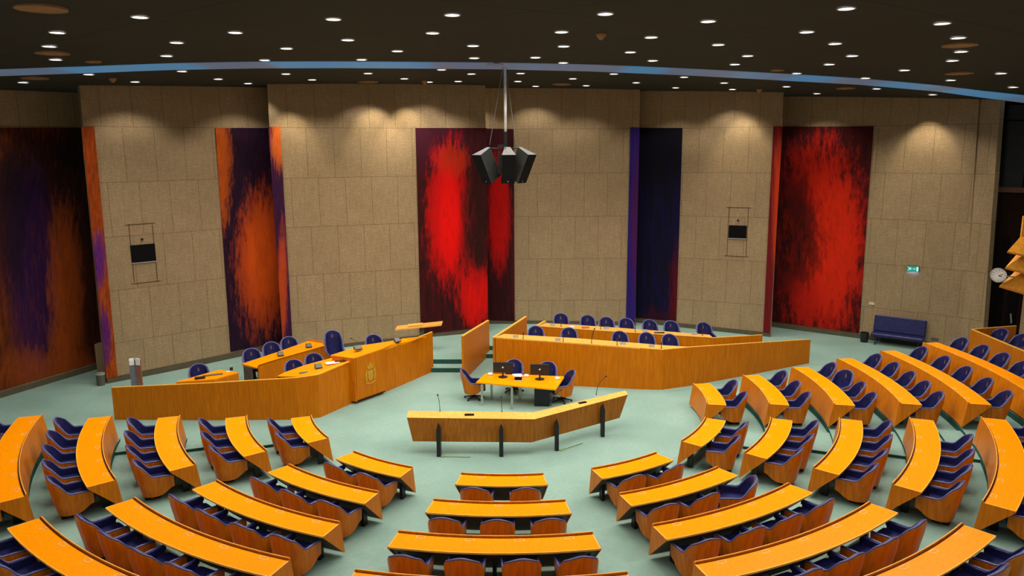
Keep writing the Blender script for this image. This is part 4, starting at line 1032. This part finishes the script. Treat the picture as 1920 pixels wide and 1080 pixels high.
# ------------------------------------------------------------------ dark glazed recess at the far right
e1 = at(1841, 668, 0)
w0 = Vector((e1.x + .15, e1.y + 1.2)); w1 = Vector((e1.x + 5.5, e1.y - 3.2))
mb = MB(); mb.slab([w0, w1], 0, 11.0, .2, 1); struct(mb.build('wall_farright', M['darkbrown']))
dd = (w1 - w0).normalized(); nn = Vector((dd.y, -dd.x))
def on_w(px, py): return on_plane(px, py, w0, w1)
def pane(x0, y0, x1, y1, mat, name, parent=None, off=.03, th=.03):
    a = on_w(x0, y1); b_ = on_w(x1, y0); A = Vector((a.x, a.y)) + nn * off; B = Vector((b_.x, b_.y)) + nn * off
    mb = MB(); mb.slab([A, B], a.z, b_.z, th, -1); return mb.build(name, mat, parent)
t = struct(thing('window_2', None, None)); 
pane(1872, 196, 1935, 352, M['glass'], 'glass', t)
for y in (226,): pane(1872, y - 2, 1935, y + 2, M['darkframe'], 'transom', t, .07)
pane(1868, 186, 1878, 356, M['darkframe'], 'frame', t, .07); pane(1868, 352, 1935, 360, M['groove'], 'sill', t, .07)
t = struct(thing('door_1', None, None))
for x0, x1 in ((1850, 1872), (1880, 1901)): pane(x0, 450, x1, 610, M['glass'], 'door_leaf', t)
for x0, x1 in ((1838, 1850), (1872, 1880), (1900, 1906)): pane(x0, 445, x1, 625, M['darkframe'], 'frame', t, .07)
a = on_w(1896, 587); b_ = on_w(1897, 605); mb = MB(); mb.tube([a + Vector((nn.x, nn.y, 0)) * .14, b_ + Vector((nn.x, nn.y, 0)) * .14], .03, 8); mb.build('door_handle', M['silver'], t)
o = pane(1905, 545, 1960, 690, M['wall'], 'wall_pier', None, .25, .3); struct(o)

# slanting wooden louvres of the gallery front, at the right edge
Y0 = 21.5
t = thing('gallery_louvres', 'three stacked slanted orange wood louvres at the right edge', 'louvres', at_y(1905, 500, Y0))
for poly in ([(1889, 471), (1914, 443), (1975, 395), (1975, 490)], [(1885, 501.5), (1906, 477), (1975, 440), (1975, 524)], [(1874, 535.5), (1903, 509), (1975, 478), (1975, 566)]):
    mb = MB(); n = len(poly)
    fr_ = [at_y(x, y, Y0 + (0 if j in (0, 3) else .55)) for j, (x, y) in enumerate(poly)]
    mb.v += [p - t.location for p in fr_] + [p - t.location + Vector((0, .02, -.05)) for p in fr_]
    mb.face(list(range(n))); mb.face(list(range(n, 2 * n))[::-1])
    for i in range(n): j = (i + 1) % n; mb.face([i, j, n + j, n + i])
    mb.build('louvre', M['louvre'], t)
a = at_y(1914, 444, Y0 + .3) - t.location; b_ = at_y(1918, 405, Y0 + .3) - t.location
mb = MB(); mb.box(((a.x + b_.x) / 2 + .35, .3, (a.z + b_.z) / 2), (.7, .05, (b_.z - a.z))); mb.build('upper_panel', M['louvre'], t)
c = at_y(1872, 516, Y0 + .1); t = thing('wall_clock', 'round white clock on a bracket beside the wooden louvres', 'clock', c, math.atan2(c.y, c.x) + PI / 2 - PI + .25)
t.rotation_euler = (0, 0, -.45)
mb = MB(); mb.tube([(0, .07, 0), (0, -.07, 0)], .205, 28); mb.build('housing', M['silver'], t)
mb = MB(); mb.tube([(0, -.071, 0), (0, -.074, 0)], .185, 28); f_ = mb.build('dial', M['clockface'], t)
mb = MB()
for k in range(12): a = k * PI / 6; mb.box((.155 * math.sin(a), -.077, .155 * math.cos(a)), (.012, .004, .03), tilt=('Y', a))
mb.build('hour_marks', M['blackp'], f_)
mb = MB(); mb.box((.045, -.080, .022), (.11, .004, .014), tilt=('Y', -.45)); mb.box((.030, -.082, -.012), (.085, .004, .018), tilt=('Y', .3)); mb.build('hands', M['blackp'], t)
mb = MB(); mb.tube([(.2, 0, -.02), (.42, .15, -.05)], .02, 8); mb.build('bracket', M['silver'], t)

# high box at the outermost right with two more chairs
root = thing('raised_box', 'high-fronted wooden box with chairs at the far right edge', 'bench')
zb_ = .20
zt_ = 1.72
g0 = at(1820, 616.5, zt_); g1 = at(1960, 675, zt_); g2 = at(1904, 610, zt_)
mb = MB(); mb.slab([(g0.x, g0.y), (g1.x, g1.y)], zb_ - .2, zt_ - .025, .06, 1); mb.build('front_panel', M['panel'], root)
mb = MB(); mb.slab([(g0.x, g0.y), (g1.x, g1.y)], zt_ - .025, zt_, .07, 1); mb.slab([(g2.x, g2.y), (g0.x, g0.y)], zt_ - .025, zt_, .05, 1); mb.build('top_edge', M['edge'], root)
mb = MB(); mb.slab([(g2.x, g2.y), (g0.x, g0.y)], zb_ - .2, zt_ - .025, .05, 1); mb.build('side_panel', M['shell'], root)
for x, y, lb in ((1882, 617, 'left'), (1922, 627, 'right')):
    P = at(x, y, .72 + 1.0); f_ = math.atan2(CY - P.y, CX - P.x); chair(P.x + .42 * math.cos(f_), P.y + .42 * math.sin(f_), .72, f_, 'blue tub chair inside the high wooden box, %s of the two' % lb, 'chairs in the high box')

# ------------------------------------------------------------------ pendant speaker cluster
YS = 25.0
top = on_ceiling(947, 124)
t = thing('pendant_speaker_cluster', 'cluster of black loudspeakers hanging from the ceiling on a white pole', 'loudspeakers', (at_y(948, 285, YS).x, YS, at_y(948, 285, YS).z))
O = Vector(t.location)
mb = MB(); mb.tube([Vector((0, 0, at_y(948, 252, YS).z - O.z)), Vector((0, 0, zc(0) + .1 - O.z))], .045, 12); mb.build('pole', M['white'], t, smooth=True)
mb = MB(); mb.tube([Vector((0, 0, .65)), Vector((0, 0, -.05))], .06, 10); mb.box((-.1, 0, .18), (.3, .1, .12)); mb.tube([Vector((-.5, 0, .12)), Vector((.42, 0, .12))], .02, 6); mb.tube([Vector((0, -.3, .12)), Vector((0, .4, .12))], .02, 6); mb.box((-.2, .1, -.35), (.12, .12, .7)); mb.build('mounting_frame', M['blackp'], t)
for (x0, y0, x1, y1) in ((918, 272, 938, 155), (968, 272, 955, 178)):
    a = at_y(x0, y0, YS) - O; b_ = at_y(x1, y1, YS) - O; b2 = a + (b_ - a) * ((zc(0) - O.z - a.z) / (b_.z - a.z))
    mb = MB(); mb.tube([a, b2], .010, 5); mb.build('steel_wire', M['steelwire'], t)
def cabinet(yaw, cxo, cyo, tilt=.44):
    """trapezoid box; local -Y is the grille, tilted down"""
    R_ = Matrix.Rotation(yaw, 4, 'Z') @ Matrix.Rotation(tilt, 4, 'X')
    w, wb, d, h = .225, .09, .58, 1.02
    V = [R_ @ Vector(q) for q in ((-w, -d, 0), (w, -d, 0), (wb, 0, 0), (-wb, 0, 0), (-w, -d, -h), (w, -d, -h), (wb, 0, -h), (-wb, 0, -h))]
    o = Vector((cxo, cyo, .16))
    mb = MB(); mb.v = [v + o for v in V]
    mb.face((0, 1, 2, 3), 1); mb.face((4, 7, 6, 5), 0); mb.face((0, 4, 5, 1), 2); mb.face((1, 5, 6, 2), 0); mb.face((2, 6, 7, 3), 0); mb.face((3, 7, 4, 0), 0)
    c_ = mb.build('speaker_cabinet', [M['spkside'], M['spktop'], M['grille']], t)
    mb = MB(); q = R_ @ Vector((0, -d - .004, -h + .07)) + o; mb.box(q, (.03, .01, .03), rz=yaw); mb.build('badge', M['silver'], c_)
cabinet(-.85, -.55, .0); cabinet(.10, .06, -.10); cabinet(.90, .46, .0)
